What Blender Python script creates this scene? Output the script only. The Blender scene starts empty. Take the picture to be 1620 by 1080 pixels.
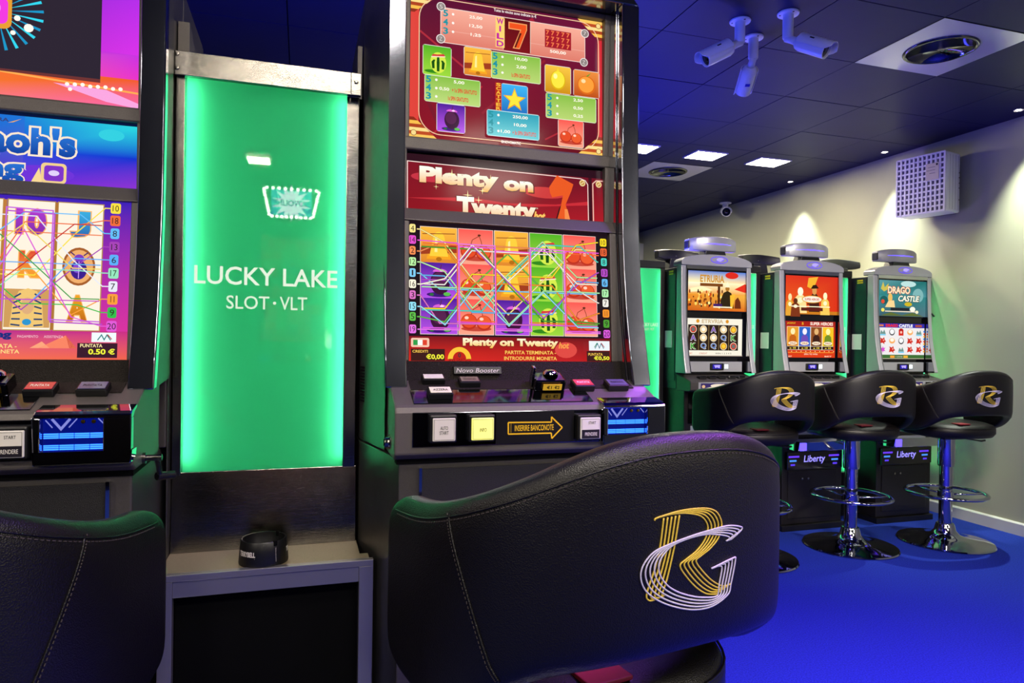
import bpy, bmesh, math, random
from mathutils import Vector, Matrix

# ---------------------------------------------------------------- camera
random.seed(7)
SC = bpy.context.scene
COL = SC.collection
F_PX = 1071.7
YAW, PITCH, ROLL = math.radians(17.226), math.radians(-0.266), math.radians(0.816)
fw = Vector((math.sin(YAW) * math.cos(PITCH), math.cos(YAW) * math.cos(PITCH), math.sin(PITCH)))
rt = Vector((math.cos(YAW), -math.sin(YAW), 0))
up = rt.cross(fw)
r2 = rt * math.cos(ROLL) + up * math.sin(ROLL)
u2 = up * math.cos(ROLL) - rt * math.sin(ROLL)
cam = bpy.data.objects.new('camera', bpy.data.cameras.new('camera'))
COL.objects.link(cam)
cam.data.sensor_width = 36
cam.data.lens = F_PX / 1620 * 36
cam.data.clip_start = 0.02
cam.matrix_world = Matrix(((r2.x, u2.x, -fw.x, 0), (r2.y, u2.y, -fw.y, 0), (r2.z, u2.z, -fw.z, 1.26), (0, 0, 0, 1)))
SC.camera = cam
# ---------------------------------------------------------------- world, exposure, large lights
w = bpy.data.worlds.new('world'); SC.world = w; w.use_nodes = True
w.node_tree.nodes['Background'].inputs[0].default_value = (0.35, 0.38, 0.6, 1)
w.node_tree.nodes['Background'].inputs[1].default_value = 0.05
SC.view_settings.view_transform = 'Standard'
SC.view_settings.look = 'None'
SC.view_settings.exposure = 0.0
SC.view_settings.gamma = 1.0
SC.view_settings.use_curve_mapping = False

def area_light(name, loc, size, power, color, rot=(0, 0, 0), spread=math.pi):
    l = bpy.data.lights.new(name, 'AREA'); l.shape = 'RECTANGLE'; l.size, l.size_y = size
    l.energy = power; l.color = color; l.spread = spread
    o = bpy.data.objects.new(name, l); COL.objects.link(o); o.location = loc; o.rotation_euler = rot
    return o
BLUE = (0.06, 0.07, 1.0)
# warm white ceiling panels over the aisle behind the camera, plus unseen fill lights added
WARM = (1.0, 0.90, 0.77)
area_light('aisle_panel_fill_light', (1.2, -0.9, 2.75), (0.5, 0.5), 40, WARM)
area_light('aisle_panel_fill_light', (-0.27, -0.78, 2.78), (0.17, 0.24), 9, WARM)
area_light('aisle_panel_fill_light', (0.08, -0.78, 2.78), (0.25, 0.24), 12, WARM)
area_light('aisle_panel_fill_light', (-2.1, -0.7, 2.75), (0.55, 0.55), 44, WARM)
area_light('aisle_panel_fill_light', (2.8, -0.9, 2.75), (0.5, 0.5), 30, WARM)
o_ = area_light('aisle_panel_fill_light', (2.4, 1.2, 2.75), (0.5, 0.5), 26, WARM, (0, 0, 0), 1.0)  # added fill aimed at the far row's fronts, no known panel there
o_.rotation_euler = Vector((.75, 2.6, -1.7)).to_track_quat('-Z', 'Y').to_euler()
area_light('room_fill_light', (3.6, -2.8, 2.75), (0.6, 0.6), 75, WARM)  # room fills are added, unseen sources that lift walls and chrome
area_light('room_fill_light', (-3.2, -2.8, 2.75), (0.6, 0.6), 50, WARM)
area_light('room_fill_light', (-2.6, 1.5, 2.75), (0.6, 0.6), 30, WARM)
area_light('room_fill_light', (2.6, 6.6, 2.75), (1.2, 0.6), 80, (1.0, 0.93, 0.70))
area_light('aisle_panel_fill_light', (0.2, 0.25, 2.75), (0.4, 0.4), 20, WARM)
# blue led wash: down on the aisle carpet, up on the ceiling from the machine tops
area_light('blue_downlight', (2.0, 1.05, 2.74), (0.5, 0.5), 80, (0.60, 0.15, 1.0), (0, 0, 0), 1.7)
area_light('blue_downlight', (1.3, 0.75, 2.74), (0.3, 0.3), 16, (0.30, 0.12, 1.0), (0, 0, 0), 1.9)
area_light('blue_downlight', (3.0, 2.4, 2.74), (0.5, 0.3), 9, (0.10, 0.12, 1.0), (0, 0, 0), 2.6)
area_light('blue_uplight', (-0.3, 2.15, 2.2), (2.6, 0.15), 75, (0.03, 0.07, 1.0), (math.pi, 0, 0))
area_light('blue_uplight', (1.9, 3.9, 1.82), (0.9, 0.12), 38, (0.08, 0.08, 1.0), (math.pi, 0, 0))
area_light('blue_uplight', (3.3, 4.15, 1.80), (1.5, 0.12), 8, (0.22, 0.12, 1.0), (math.pi, 0, 0))

# ---------------------------------------------------------------- helpers
def lin(c):
    return c / 12.92 if c <= 0.04045 else ((c + 0.055) / 1.055) ** 2.4
_hx = {}
def H(s):
    if isinstance(s, (tuple, list)): return tuple(s)
    if s not in _hx:
        s2 = s.lstrip('#')
        if len(s2) == 3: s2 = ''.join(ch * 2 for ch in s2)
        _hx[s] = tuple(lin(int(s2[i:i + 2], 16) / 255) for i in (0, 2, 4))
    return _hx[s]

def mat(name, color='#808080', rough=0.5, metal=0.0, emit=None, es=0.0, spec=0.5, bump=None, vary=None, coat=0.0, aniso=None, attr=False):
    m = bpy.data.materials.new(name); m.use_nodes = True
    nt = m.node_tree; b = nt.nodes['Principled BSDF']
    b.inputs['Base Color'].default_value = (*H(color), 1)
    b.inputs['Roughness'].default_value = rough
    b.inputs['Metallic'].default_value = metal
    b.inputs['Specular IOR Level'].default_value = spec
    b.inputs['Coat Weight'].default_value = coat
    b.inputs['Coat Roughness'].default_value = 0.06
    if emit:
        b.inputs['Emission Color'].default_value = (*H(emit), 1); b.inputs['Emission Strength'].default_value = es
    tc = None
    def coord():
        nonlocal tc
        if tc is None: tc = nt.nodes.new('ShaderNodeTexCoord')
        return tc.outputs['Object']
    if attr:
        a = nt.nodes.new('ShaderNodeAttribute'); a.attribute_name = 'Col'
        if attr == 'emit':
            b.inputs['Base Color'].default_value = (0.004, 0.004, 0.004, 1)
            nt.links.new(a.outputs['Color'], b.inputs['Emission Color']); b.inputs['Emission Strength'].default_value = es
        else:
            nt.links.new(a.outputs['Color'], b.inputs['Base Color'])
    if vary:      # (scale, amount, second colour)
        n = nt.nodes.new('ShaderNodeTexNoise'); n.inputs['Scale'].default_value = vary[0]; n.inputs['Detail'].default_value = 5
        rp = nt.nodes.new('ShaderNodeMapRange'); rp.inputs[1].default_value = 0.35; rp.inputs[2].default_value = 0.7
        rp.inputs[3].default_value = 0; rp.inputs[4].default_value = vary[1]
        mx = nt.nodes.new('ShaderNodeMix'); mx.data_type = 'RGBA'
        mx.inputs[6].default_value = (*H(color), 1); mx.inputs[7].default_value = (*H(vary[2]), 1)
        nt.links.new(coord(), n.inputs['Vector']); nt.links.new(n.outputs['Fac'], rp.inputs[0])
        nt.links.new(rp.outputs[0], mx.inputs[0]); nt.links.new(mx.outputs[2], b.inputs['Base Color'])
    if bump:      # (kind, scale, strength[, stretch])
        if bump[0] == 'voronoi':
            n = nt.nodes.new('ShaderNodeTexVoronoi'); out = n.outputs['Distance']
        else:
            n = nt.nodes.new('ShaderNodeTexNoise'); n.inputs['Detail'].default_value = 4; out = n.outputs['Fac']
        n.inputs['Scale'].default_value = bump[1]
        src = coord()
        if len(bump) > 3:
            mp = nt.nodes.new('ShaderNodeMapping'); mp.inputs['Scale'].default_value = bump[3]
            nt.links.new(src, mp.inputs['Vector']); src = mp.outputs['Vector']
        nt.links.new(src, n.inputs['Vector'])
        bp = nt.nodes.new('ShaderNodeBump'); bp.inputs['Strength'].default_value = bump[2]; bp.inputs['Distance'].default_value = 0.002
        nt.links.new(out, bp.inputs['Height']); nt.links.new(bp.outputs['Normal'], b.inputs['Normal'])
    return m

M = {}
M['carpet'] = mat('carpet', '#22399c', 0.95, spec=0.1, bump=('noise', 420, 0.9), vary=(160, 0.8, '#14246c'))
M['wall'] = mat('painted_wall', '#b8b99e', 0.75, spec=0.2, bump=('noise', 180, 0.12), vary=(2.2, 0.35, '#aeaf96'))
M['tile'] = mat('ceiling_tile_paint', '#131347', 0.5, spec=0.22, bump=('noise', 60, 0.06), vary=(3.5, 0.35, '#181852'))
M['dimmed_wall'] = mat('dimmed_wall_tone', '#34343e', 0.7, spec=0.2, vary=(2.0, 0.3, '#2c2c36'))  # unseen walls darkened in colour so leather and chrome reflect a dimmer room
M['tile_gap'] = mat('ceiling_grid_black', '#07070f', 0.7)
M['white_paint'] = mat('white_paint', '#d8d6d2', 0.45)
M['white_plastic'] = mat('white_plastic', '#f0eef0', 0.35)
M['grey_powder'] = mat('grey_powder_coat', '#5c5653', 0.42, 0.35, bump=('noise', 900, 0.25), vary=(700, 0.5, '#6c6662'))
M['dark_powder'] = mat('dark_powder_coat', '#474341', 0.4, 0.35, bump=('noise', 700, 0.2), vary=(500, 0.5, '#534f4d'))
M['black_powder'] = mat('black_powder_coat', '#171516', 0.38, 0.2, vary=(300, 0.4, '#1f1c1d'))
M['side_metal'] = mat('side_sheet_metal', '#5e5b59', 0.34, 0.75, vary=(40, 0.4, '#4c4a48'))
M['black'] = mat('black_plastic', '#0b0b0c', 0.4)
M['fine_mesh'] = mat('fine_black_mesh', '#141214', 0.5, 0.3, bump=('voronoi', 900, 0.5))
M['black_gloss'] = mat('black_gloss', '#060607', 0.08, coat=0.4)
M['void'] = mat('black_void', '#030304', 0.8, spec=0.1)
M['mesh'] = mat('speaker_mesh', '#221d1a', 0.6, 0.0, spec=0.2, bump=('voronoi', 520, 0.8))
M['chrome'] = mat('chrome', '#c4c6cc', 0.06, 1.0, vary=(9, 0.25, '#9a9ca4'))
M['pillar'] = mat('pillar_chrome', '#a4a8b6', 0.11, 1.0, vary=(9, 0.35, '#80849a'))
M['dark_chrome'] = mat('dark_mirror', '#6c6e78', 0.09, 1.0, vary=(14, 0.5, '#4c4e58'))
M['steel'] = mat('brushed_steel', '#96928c', 0.14, 1.0, bump=('noise', 30, 0.10, (1, 1, 40)), vary=(20, 0.4, '#77746f'))
M['rail'] = mat('rail_steel', '#88848c', 0.36, 0.7)
M['shelf'] = mat('shelf_laminate', '#8f8068', 0.42, 0.2, vary=(500, 0.5, '#6e6250'), bump=('noise', 700, 0.2))
M['silver_plastic'] = mat('silver_plastic', '#a6a6aa', 0.32, 0.35)
M['navy_metal'] = mat('navy_cabinet_paint', '#20222e', 0.35, 0.3, vary=(30, 0.3, '#262836'))
M['leather'] = mat('black_leather', '#070506', 0.40, spec=0.4, bump=('voronoi', 520, 0.25), vary=(6, 0.4, '#0c090a'))
M['thread_grey'] = mat('grey_thread', '#3c3434', 0.6)
M['thread_gold'] = mat('gold_thread', '#d9b93c', 0.45, bump=('noise', 900, 0.6))
M['thread_silver'] = mat('silver_thread', '#c8c0dc', 0.45, bump=('noise', 900, 0.6))
M['red_fabric'] = mat('red_fabric', '#8a1020', 0.6)
M['ink'] = mat('screen_ink', '#000000', 0.12, spec=0.05, es=1.12, attr='emit')
M['ink_soft'] = mat('backlit_sign_ink', '#000000', 0.3, spec=0.2, es=0.9, attr='emit')
M['print'] = mat('print_ink', '#808080', 0.35, attr='base')
M['led_blue'] = mat('blue_led', '#1040ff', 0.4, emit='#2a6cff', es=3.2)
M['led_violet'] = mat('violet_led', '#4030ff', 0.4, emit='#5a48ff', es=2.6)
M['led_strip'] = mat('blue_led_strip', '#1020ff', 0.4, emit='#1a30ff', es=6)
M['lamp_white'] = mat('lamp_diffuser', '#ffffff', 0.5, emit='#fff0d0', es=105)
M['spot_lens'] = mat('spot_lens', '#ffffff', 0.3, emit='#fff6e4', es=40)
M['glass'] = mat('smoked_glass', '#0a0c14', 0.08, spec=0.3)
M['brass'] = mat('brass', '#b0924c', 0.25, 1.0)

def green_panel_mat(name, trans=(0.25, 0.90, 0.62)):
    m = bpy.data.materials.new(name); m.use_nodes = True; nt = m.node_tree; nt.nodes.clear()
    o = nt.nodes.new('ShaderNodeOutputMaterial'); t = nt.nodes.new('ShaderNodeBsdfTranslucent'); g = nt.nodes.new('ShaderNodeBsdfGlossy')
    f = nt.nodes.new('ShaderNodeFresnel'); f.inputs[0].default_value = 1.55
    mx = nt.nodes.new('ShaderNodeMixShader'); t.inputs[0].default_value = (*trans, 1); g.inputs['Roughness'].default_value = 0.02
    nt.links.new(f.outputs[0], mx.inputs[0]); nt.links.new(t.outputs[0], mx.inputs[1]); nt.links.new(g.outputs[0], mx.inputs[2])
    nt.links.new(mx.outputs[0], o.inputs[0])
    return m
M['green_acrylic'] = green_panel_mat('green_acrylic')
M['green_led'] = mat('green_led_tube', '#ffffff', 0.5, emit='#f2ffe2', es=21)
M['green_led_dim'] = mat('green_led_tube_dim', '#ffffff', 0.5, emit='#f2ffe2', es=9)
M['box_white'] = mat('lightbox_liner', '#e8f0e8', 0.8)

ORG = {}
def tag(o, label=None, cat=None, group=None, kind=None):
    if label: o['label'] = label
    if cat: o['category'] = cat
    if group: o['group'] = group
    if kind: o['kind'] = kind
    return o
def thing(name, label, cat, loc=(0, 0, 0), group=None, org=None, rotz=0):
    o = bpy.data.objects.new(name, None); COL.objects.link(o)
    o.empty_display_size = 0.1
    o.location = loc; o.rotation_euler = (0, 0, rotz)
    ORG[o.name] = Vector(loc if org is None else org)
    return tag(o, label, cat, group)

class MB:
    def __init__(s): s.v = []; s.f = []; s.c = []; s.col = False
    def poly(s, pts, c=None):
        i = len(s.v); s.v += [tuple(p) for p in pts]; s.f.append(tuple(range(i, i + len(pts))))
        s.c.append(c); s.col = s.col or c is not None
        return s
    def box(s, x0, x1, y0, y1, z0, z1):
        i = len(s.v)
        s.v += [(x, y, z) for z in (z0, z1) for y in (y0, y1) for x in (x0, x1)]
        for q in ((0, 2, 3, 1), (4, 5, 7, 6), (0, 1, 5, 4), (2, 6, 7, 3), (0, 4, 6, 2), (1, 3, 7, 5)):
            s.f.append(tuple(i + k for k in q)); s.c.append(None)
        return s
    def prism(s, poly, axis, a, b):
        n = len(poly); i = len(s.v)
        for t in (a, b):
            for p, q in poly:
                s.v.append({'x': (t, p, q), 'y': (p, t, q), 'z': (p, q, t)}[axis])
        s.f.append(tuple(range(i, i + n))); s.f.append(tuple(range(i + 2 * n - 1, i + n - 1, -1))); s.c += [None, None]
        for k in range(n):
            s.f.append((i + k, i + n + k, i + n + (k + 1) % n, i + (k + 1) % n)); s.c.append(None)
        return s
    def lathe(s, prof, c=(0, 0, 0), n=32, axis='z', rot=None):
        i = len(s.v); m = len(prof)
        for r, h in prof:
            for k in range(n):
                a = 2 * math.pi * k / n; p = (r * math.cos(a), r * math.sin(a), h)
                if axis == 'y': p = (p[0], h, p[1])
                elif axis == 'x': p = (h, p[0], p[1])
                p = Vector(p)
                if rot is not None: p = rot @ p
                s.v.append(tuple(p + Vector(c)))
        for j in range(m - 1):
            for k in range(n):
                s.f.append((i + j * n + k, i + j * n + (k + 1) % n, i + (j + 1) * n + (k + 1) % n, i + (j + 1) * n + k)); s.c.append(None)
        if prof[0][0] > 1e-6: s.f.append(tuple(i + k for k in range(n))); s.c.append(None)
        if prof[-1][0] > 1e-6: s.f.append(tuple(i + (m - 1) * n + k for k in range(n))); s.c.append(None)
        return s
    def tube(s, pts, r, n=6, closed=False):
        pts = [Vector(p) for p in pts]; m = len(pts); i = len(s.v); ref = None
        for j in range(m):
            a = pts[j - 1] if (j > 0 or closed) else pts[0]; b = pts[(j + 1) % m] if (j < m - 1 or closed) else pts[-1]
            t = (b - a).normalized() if (b - a).length > 1e-9 else Vector((0, 0, 1))
            if ref is None: ref = t.orthogonal().normalized()
            ref = (ref - t * ref.dot(t))
            ref = ref.normalized() if ref.length > 1e-6 else t.orthogonal().normalized()
            bi = t.cross(ref); rr = r[j] if isinstance(r, (list, tuple)) else r
            for k in range(n):
                an = 2 * math.pi * k / n; s.v.append(tuple(pts[j] + (ref * math.cos(an) + bi * math.sin(an)) * rr))
        for j in range(m if closed else m - 1):
            for k in range(n):
                s.f.append((i + j * n + k, i + j * n + (k + 1) % n, i + ((j + 1) % m) * n + (k + 1) % n, i + ((j + 1) % m) * n + k)); s.c.append(None)
        if not closed:
            s.f.append(tuple(i + k for k in range(n))); s.f.append(tuple(i + (m - 1) * n + k for k in range(n - 1, -1, -1))); s.c += [None, None]
        return s
    def mesh(s, name, org=(0, 0, 0), fix=True):
        me = bpy.data.meshes.new(name); ox, oy, oz = org
        me.from_pydata([(x - ox, y - oy, z - oz) for x, y, z in s.v], [], s.f)
        if s.col:
            at = me.color_attributes.new('Col', 'FLOAT_COLOR', 'CORNER'); k = 0
            buf = []
            for f, c in zip(s.f, s.c):
                if c is None: c = (1, 1, 1)
                if isinstance(c[0], (tuple, list)):
                    for cc in c: buf += [*cc, 1.0]
                else:
                    buf += [*c, 1.0] * len(f)
            at.data.foreach_set('color', buf)
        if fix and not s.col:
            bm = bmesh.new(); bm.from_mesh(me)
            bmesh.ops.remove_doubles(bm, verts=bm.verts, dist=1e-6)
            bmesh.ops.recalc_face_normals(bm, faces=bm.faces); bm.to_mesh(me); bm.free()
        return me
    def build(s, name, material, parent=None, smooth=False, bevel=0.0, loc=None, seg=2):
        org = ORG[parent.name] if parent is not None else Vector(loc or (0, 0, 0))
        me = s.mesh(name, org)
        me.materials.append(M[material] if isinstance(material, str) else material)
        o = bpy.data.objects.new(name, me); COL.objects.link(o)
        if parent is not None: o.parent = parent
        else: o.location = org
        ORG[o.name] = org
        if smooth:
            me.polygons.foreach_set('use_smooth', [True] * len(me.polygons))
            if smooth != 'all':
                me.set_sharp_from_angle(angle=math.radians(40))
        if bevel:
            md = o.modifiers.new('bevel', 'BEVEL'); md.width = bevel; md.segments = seg; md.limit_method = 'ANGLE'; md.angle_limit = math.radians(35)
        return o

def copy_tree(o, parent=None):
    c = o.copy(); COL.objects.link(c); c.parent = parent
    ORG[c.name] = ORG.get(o.name, Vector((0, 0, 0)))
    for ch in list(o.children): copy_tree(ch, c)
    return c

_tx = {}
def glyphs(s, bold=0.0):
    k = (s, bold)
    if k not in _tx:
        cu = bpy.data.curves.new('t', 'FONT'); cu.body = s; cu.resolution_u = 3; cu.offset = bold; cu.fill_mode = 'FRONT'
        ob = bpy.data.objects.new('t', cu); me = ob.to_mesh()
        vs = [(v.co.x, v.co.y) for v in me.vertices]; fs = [tuple(p.vertices) for p in me.polygons]
        ob.to_mesh_clear(); bpy.data.objects.remove(ob); bpy.data.curves.remove(cu)
        xs = [v[0] for v in vs]; ys = [v[1] for v in vs]
        x0, x1, y0, y1 = min(xs), max(xs), min(ys), max(ys)
        _tx[k] = ([((x - x0) / (x1 - x0 + 1e-9), (y - y0) / (y1 - y0 + 1e-9)) for x, y in vs], fs)
    return _tx[k]

# flat shapes: lists of (points, colour); points in the plane of the canvas
def rect(x0, x1, z0, z1, c): return [([(x0, z0), (x1, z0), (x1, z1), (x0, z1)], H(c))]
def vgrad(x0, x1, z0, z1, cb, ct): return [([(x0, z0), (x1, z0), (x1, z1), (x0, z1)], [H(cb), H(cb), H(ct), H(ct)])]
def quadg(x0, x1, z0, z1, bl, br, tr, tl): return [([(x0, z0), (x1, z0), (x1, z1), (x0, z1)], [H(bl), H(br), H(tr), H(tl)])]
def ell(cx, cz, rx, rz, c, n=20, a0=0, a1=360):
    full = abs(a1 - a0) >= 360
    k = n if full else n + 1
    return [([(cx + rx * math.cos(math.radians(a0 + (a1 - a0) * i / n)), cz + rz * math.sin(math.radians(a0 + (a1 - a0) * i / n))) for i in range(k)], H(c))]
def rrect(x0, x1, z0, z1, r, c, n=4):
    p = []
    for cx, cz, a in ((x1 - r, z0 + r, -90), (x1 - r, z1 - r, 0), (x0 + r, z1 - r, 90), (x0 + r, z0 + r, 180)):
        p += [(cx + r * math.cos(math.radians(a + 90 * i / n)), cz + r * math.sin(math.radians(a + 90 * i / n))) for i in range(n + 1)]
    return [(p, H(c))]
def pg(pts, c): return [(list(pts), H(c))]
def line(pts, wd, c):
    out = []; c = H(c); n = len(pts); L = []; R = []
    for i in range(n):
        a = pts[max(i - 1, 0)]; b = pts[min(i + 1, n - 1)]; p = pts[i]
        if 0 < i < n - 1:
            d1 = Vector((p[0] - a[0], p[1] - a[1])); d2 = Vector((b[0] - p[0], b[1] - p[1]))
            d1 = d1.normalized() if d1.length else d2.normalized(); d2 = d2.normalized() if d2.length else d1
            t = (d1 + d2); t = t.normalized() if t.length > 1e-6 else d1
            k = 1 / max(0.45, abs(t.dot(d1)))
        else:
            t = Vector((b[0] - a[0], b[1] - a[1])).normalized(); k = 1
        nx, nz = -t.y * wd / 2 * k, t.x * wd / 2 * k
        L.append((p[0] + nx, p[1] + nz)); R.append((p[0] - nx, p[1] - nz))
    for i in range(n - 1): out.append(([R[i], R[i + 1], L[i + 1], L[i]], c))
    return out
def outline(pts, wd, c):
    p = list(pts) + [pts[0]]
    out = []
    for a, b in zip(p[:-1], p[1:]): out += line([a, b], wd, c)
    return out
def text(s, x0, x1, z0, z1, c, bold=0.0, shear=0.0, c2=None):
    vs, fs = glyphs(s, bold); out = []
    for f in fs:
        pts = [(x0 + (vs[i][0]) * (x1 - x0) + shear * vs[i][1] * (z1 - z0), z0 + vs[i][1] * (z1 - z0)) for i in f]
        if c2: out.append((pts, [tuple(a * (1 - vs[i][1]) + b * vs[i][1] for a, b in zip(H(c), H(c2))) for i in f]))
        else: out.append((pts, H(c)))
    out.append('layer')
    return out
def star(cx, cz, r, c, r2=0.42, n=5, rot=90):
    return [([(cx + (r if i % 2 == 0 else r * r2) * math.cos(math.radians(rot + 180 * i / n)), cz + (r if i % 2 == 0 else r * r2) * math.sin(math.radians(rot + 180 * i / n))) for i in range(2 * n)], H(c))]
def clip(shapes, x0, x1, z0, z1):
    out = []
    for s in shapes:
        if s == 'layer': out.append(s); continue
        p, c = s; per = isinstance(c[0], (tuple, list)); q = [(a, (c[i] if per else c)) for i, a in enumerate(p)]
        for ax, lim, sg in ((0, x0, 1), (0, x1, -1), (1, z0, 1), (1, z1, -1)):
            r = []
            for i in range(len(q)):
                (a, ca), (b, cb) = q[i - 1], q[i]; da = (a[ax] - lim) * sg; db = (b[ax] - lim) * sg
                if (da >= 0) != (db >= 0):
                    t = da / (da - db); r.append(((a[0] + (b[0] - a[0]) * t, a[1] + (b[1] - a[1]) * t), tuple(u + (v - u) * t for u, v in zip(ca, cb))))
                if db >= 0: r.append((b, cb))
            q = r
            if not q: break
        if len(q) >= 3: out.append(([a for a, _ in q], [k for _, k in q]))
    return out

class Canvas:
    """flat print on a plane Y = y0 + k (z - z0), facing -Y (flip: facing +Y); points are (x, z)"""
    def __init__(s, parent, y0, z0, y1, z1, step=3e-5, ink='ink', fn=None):
        s.p = parent; s.y0 = y0; s.z0 = z0; s.k = (y1 - y0) / (z1 - z0) if z1 != z0 else 0; s.lift = 2e-4; s.step = step; s.ink = ink; s.fn = fn
    def P(s, x, z):
        if s.fn: return s.fn(x, z, s.lift)
        return (x, s.y0 + s.k * (z - s.z0) - s.lift, z)
    def obj(s, name, shapes, parent=None, ink=None):
        mb = MB(); run = False
        for sh in shapes:
            if sh == 'layer': s.lift += s.step; continue
            pts, c = sh
            if len(pts) > 4 or True:
                pass
            mb.poly([s.P(*q) for q in pts], c)
            if len(pts) != 3: s.lift += s.step
        s.lift += s.step * 2
        if not mb.f: return None
        return mb.build(name, ink or s.ink, parent or s.p)

# ---------------------------------------------------------------- the room
CZ = 2.79; WX = 4.57
def struct(o): o['kind'] = 'structure'; return o
X0, Y0, Y1 = -4.2, -4.6, 9.6
struct(MB().box(X0, WX + .2, Y0, Y1, -0.1, 0).build('floor', 'carpet'))
struct(MB().box(WX, WX + .2, Y0, Y1, 0, CZ + .1).build('wall_right', 'wall'))
struct(MB().box(X0 - .2, X0, Y0, Y1, 0, CZ + .1).build('wall_left', 'dimmed_wall'))
struct(MB().box(X0, WX, Y1, Y1 + .2, 0, CZ + .1).build('wall_back', 'wall'))
struct(MB().box(X0, WX, Y0 - .2, Y0, 0, CZ + .1).build('wall_front', 'dimmed_wall'))
struct(MB().prism([(WX - .016, 0), (WX, 0), (WX, .085), (WX - .008, .085), (WX - .016, .075)], 'y', Y0, Y1).build('baseboard_right', 'white_paint'))
struct(MB().box(3.3, WX, 8.55, Y1, 2.32, 2.62).build('trim_1', 'white_paint', bevel=.01))
ceil = struct(MB().box(X0, WX + .2, Y0, Y1, CZ + .012, CZ + .1).build('ceiling', 'tile_gap'))
TX, TY = 0.587, 0.548
FANS = [(1, 0), (1, 5)]        # tile columns/rows taken by the fan panels
LIGHT_TILES = []
tile_me = None
def tile_x(i): return 2.85 + TX * (i - 1)
def tile_y(j): return 2.985 + TY * (j - 1)
for i in range(-7, 4):
    for j in range(-2, 12):
        if (i, j) in FANS: continue
        if tile_me is None:
            g = .0028
            mb = MB().box(g, TX - g, g, TY - g, 0, .014)
            tile_me = mb.mesh('ceiling_tile'); tile_me.materials.append(M['tile'])
            edge = MB().box(g, WX - tile_x(3) - .002, g, TY - g, 0, .014).mesh('ceiling_tile'); edge.materials.append(M['tile'])
        o = bpy.data.objects.new('ceiling_tile', edge if i == 3 else tile_me); COL.objects.link(o); o.parent = ceil
        o.location = (tile_x(i), tile_y(j), CZ - .002 + random.uniform(-.0008, .0008))

def obox(mb, c, ax, half):
    c = Vector(c); i = len(mb.v)
    for sz in (-1, 1):
        for sy in (-1, 1):
            for sx in (-1, 1):
                mb.v.append(tuple(c + ax[0] * half[0] * sx + ax[1] * half[1] * sy + ax[2] * half[2] * sz))
    for q in ((0, 2, 3, 1), (4, 5, 7, 6), (0, 1, 5, 4), (2, 6, 7, 3), (0, 4, 6, 2), (1, 3, 7, 5)):
        mb.f.append(tuple(i + k for k in q)); mb.c.append(None)
    return mb
EX, EY, EZ = Vector((1, 0, 0)), Vector((0, 1, 0)), Vector((0, 0, 1))

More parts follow.
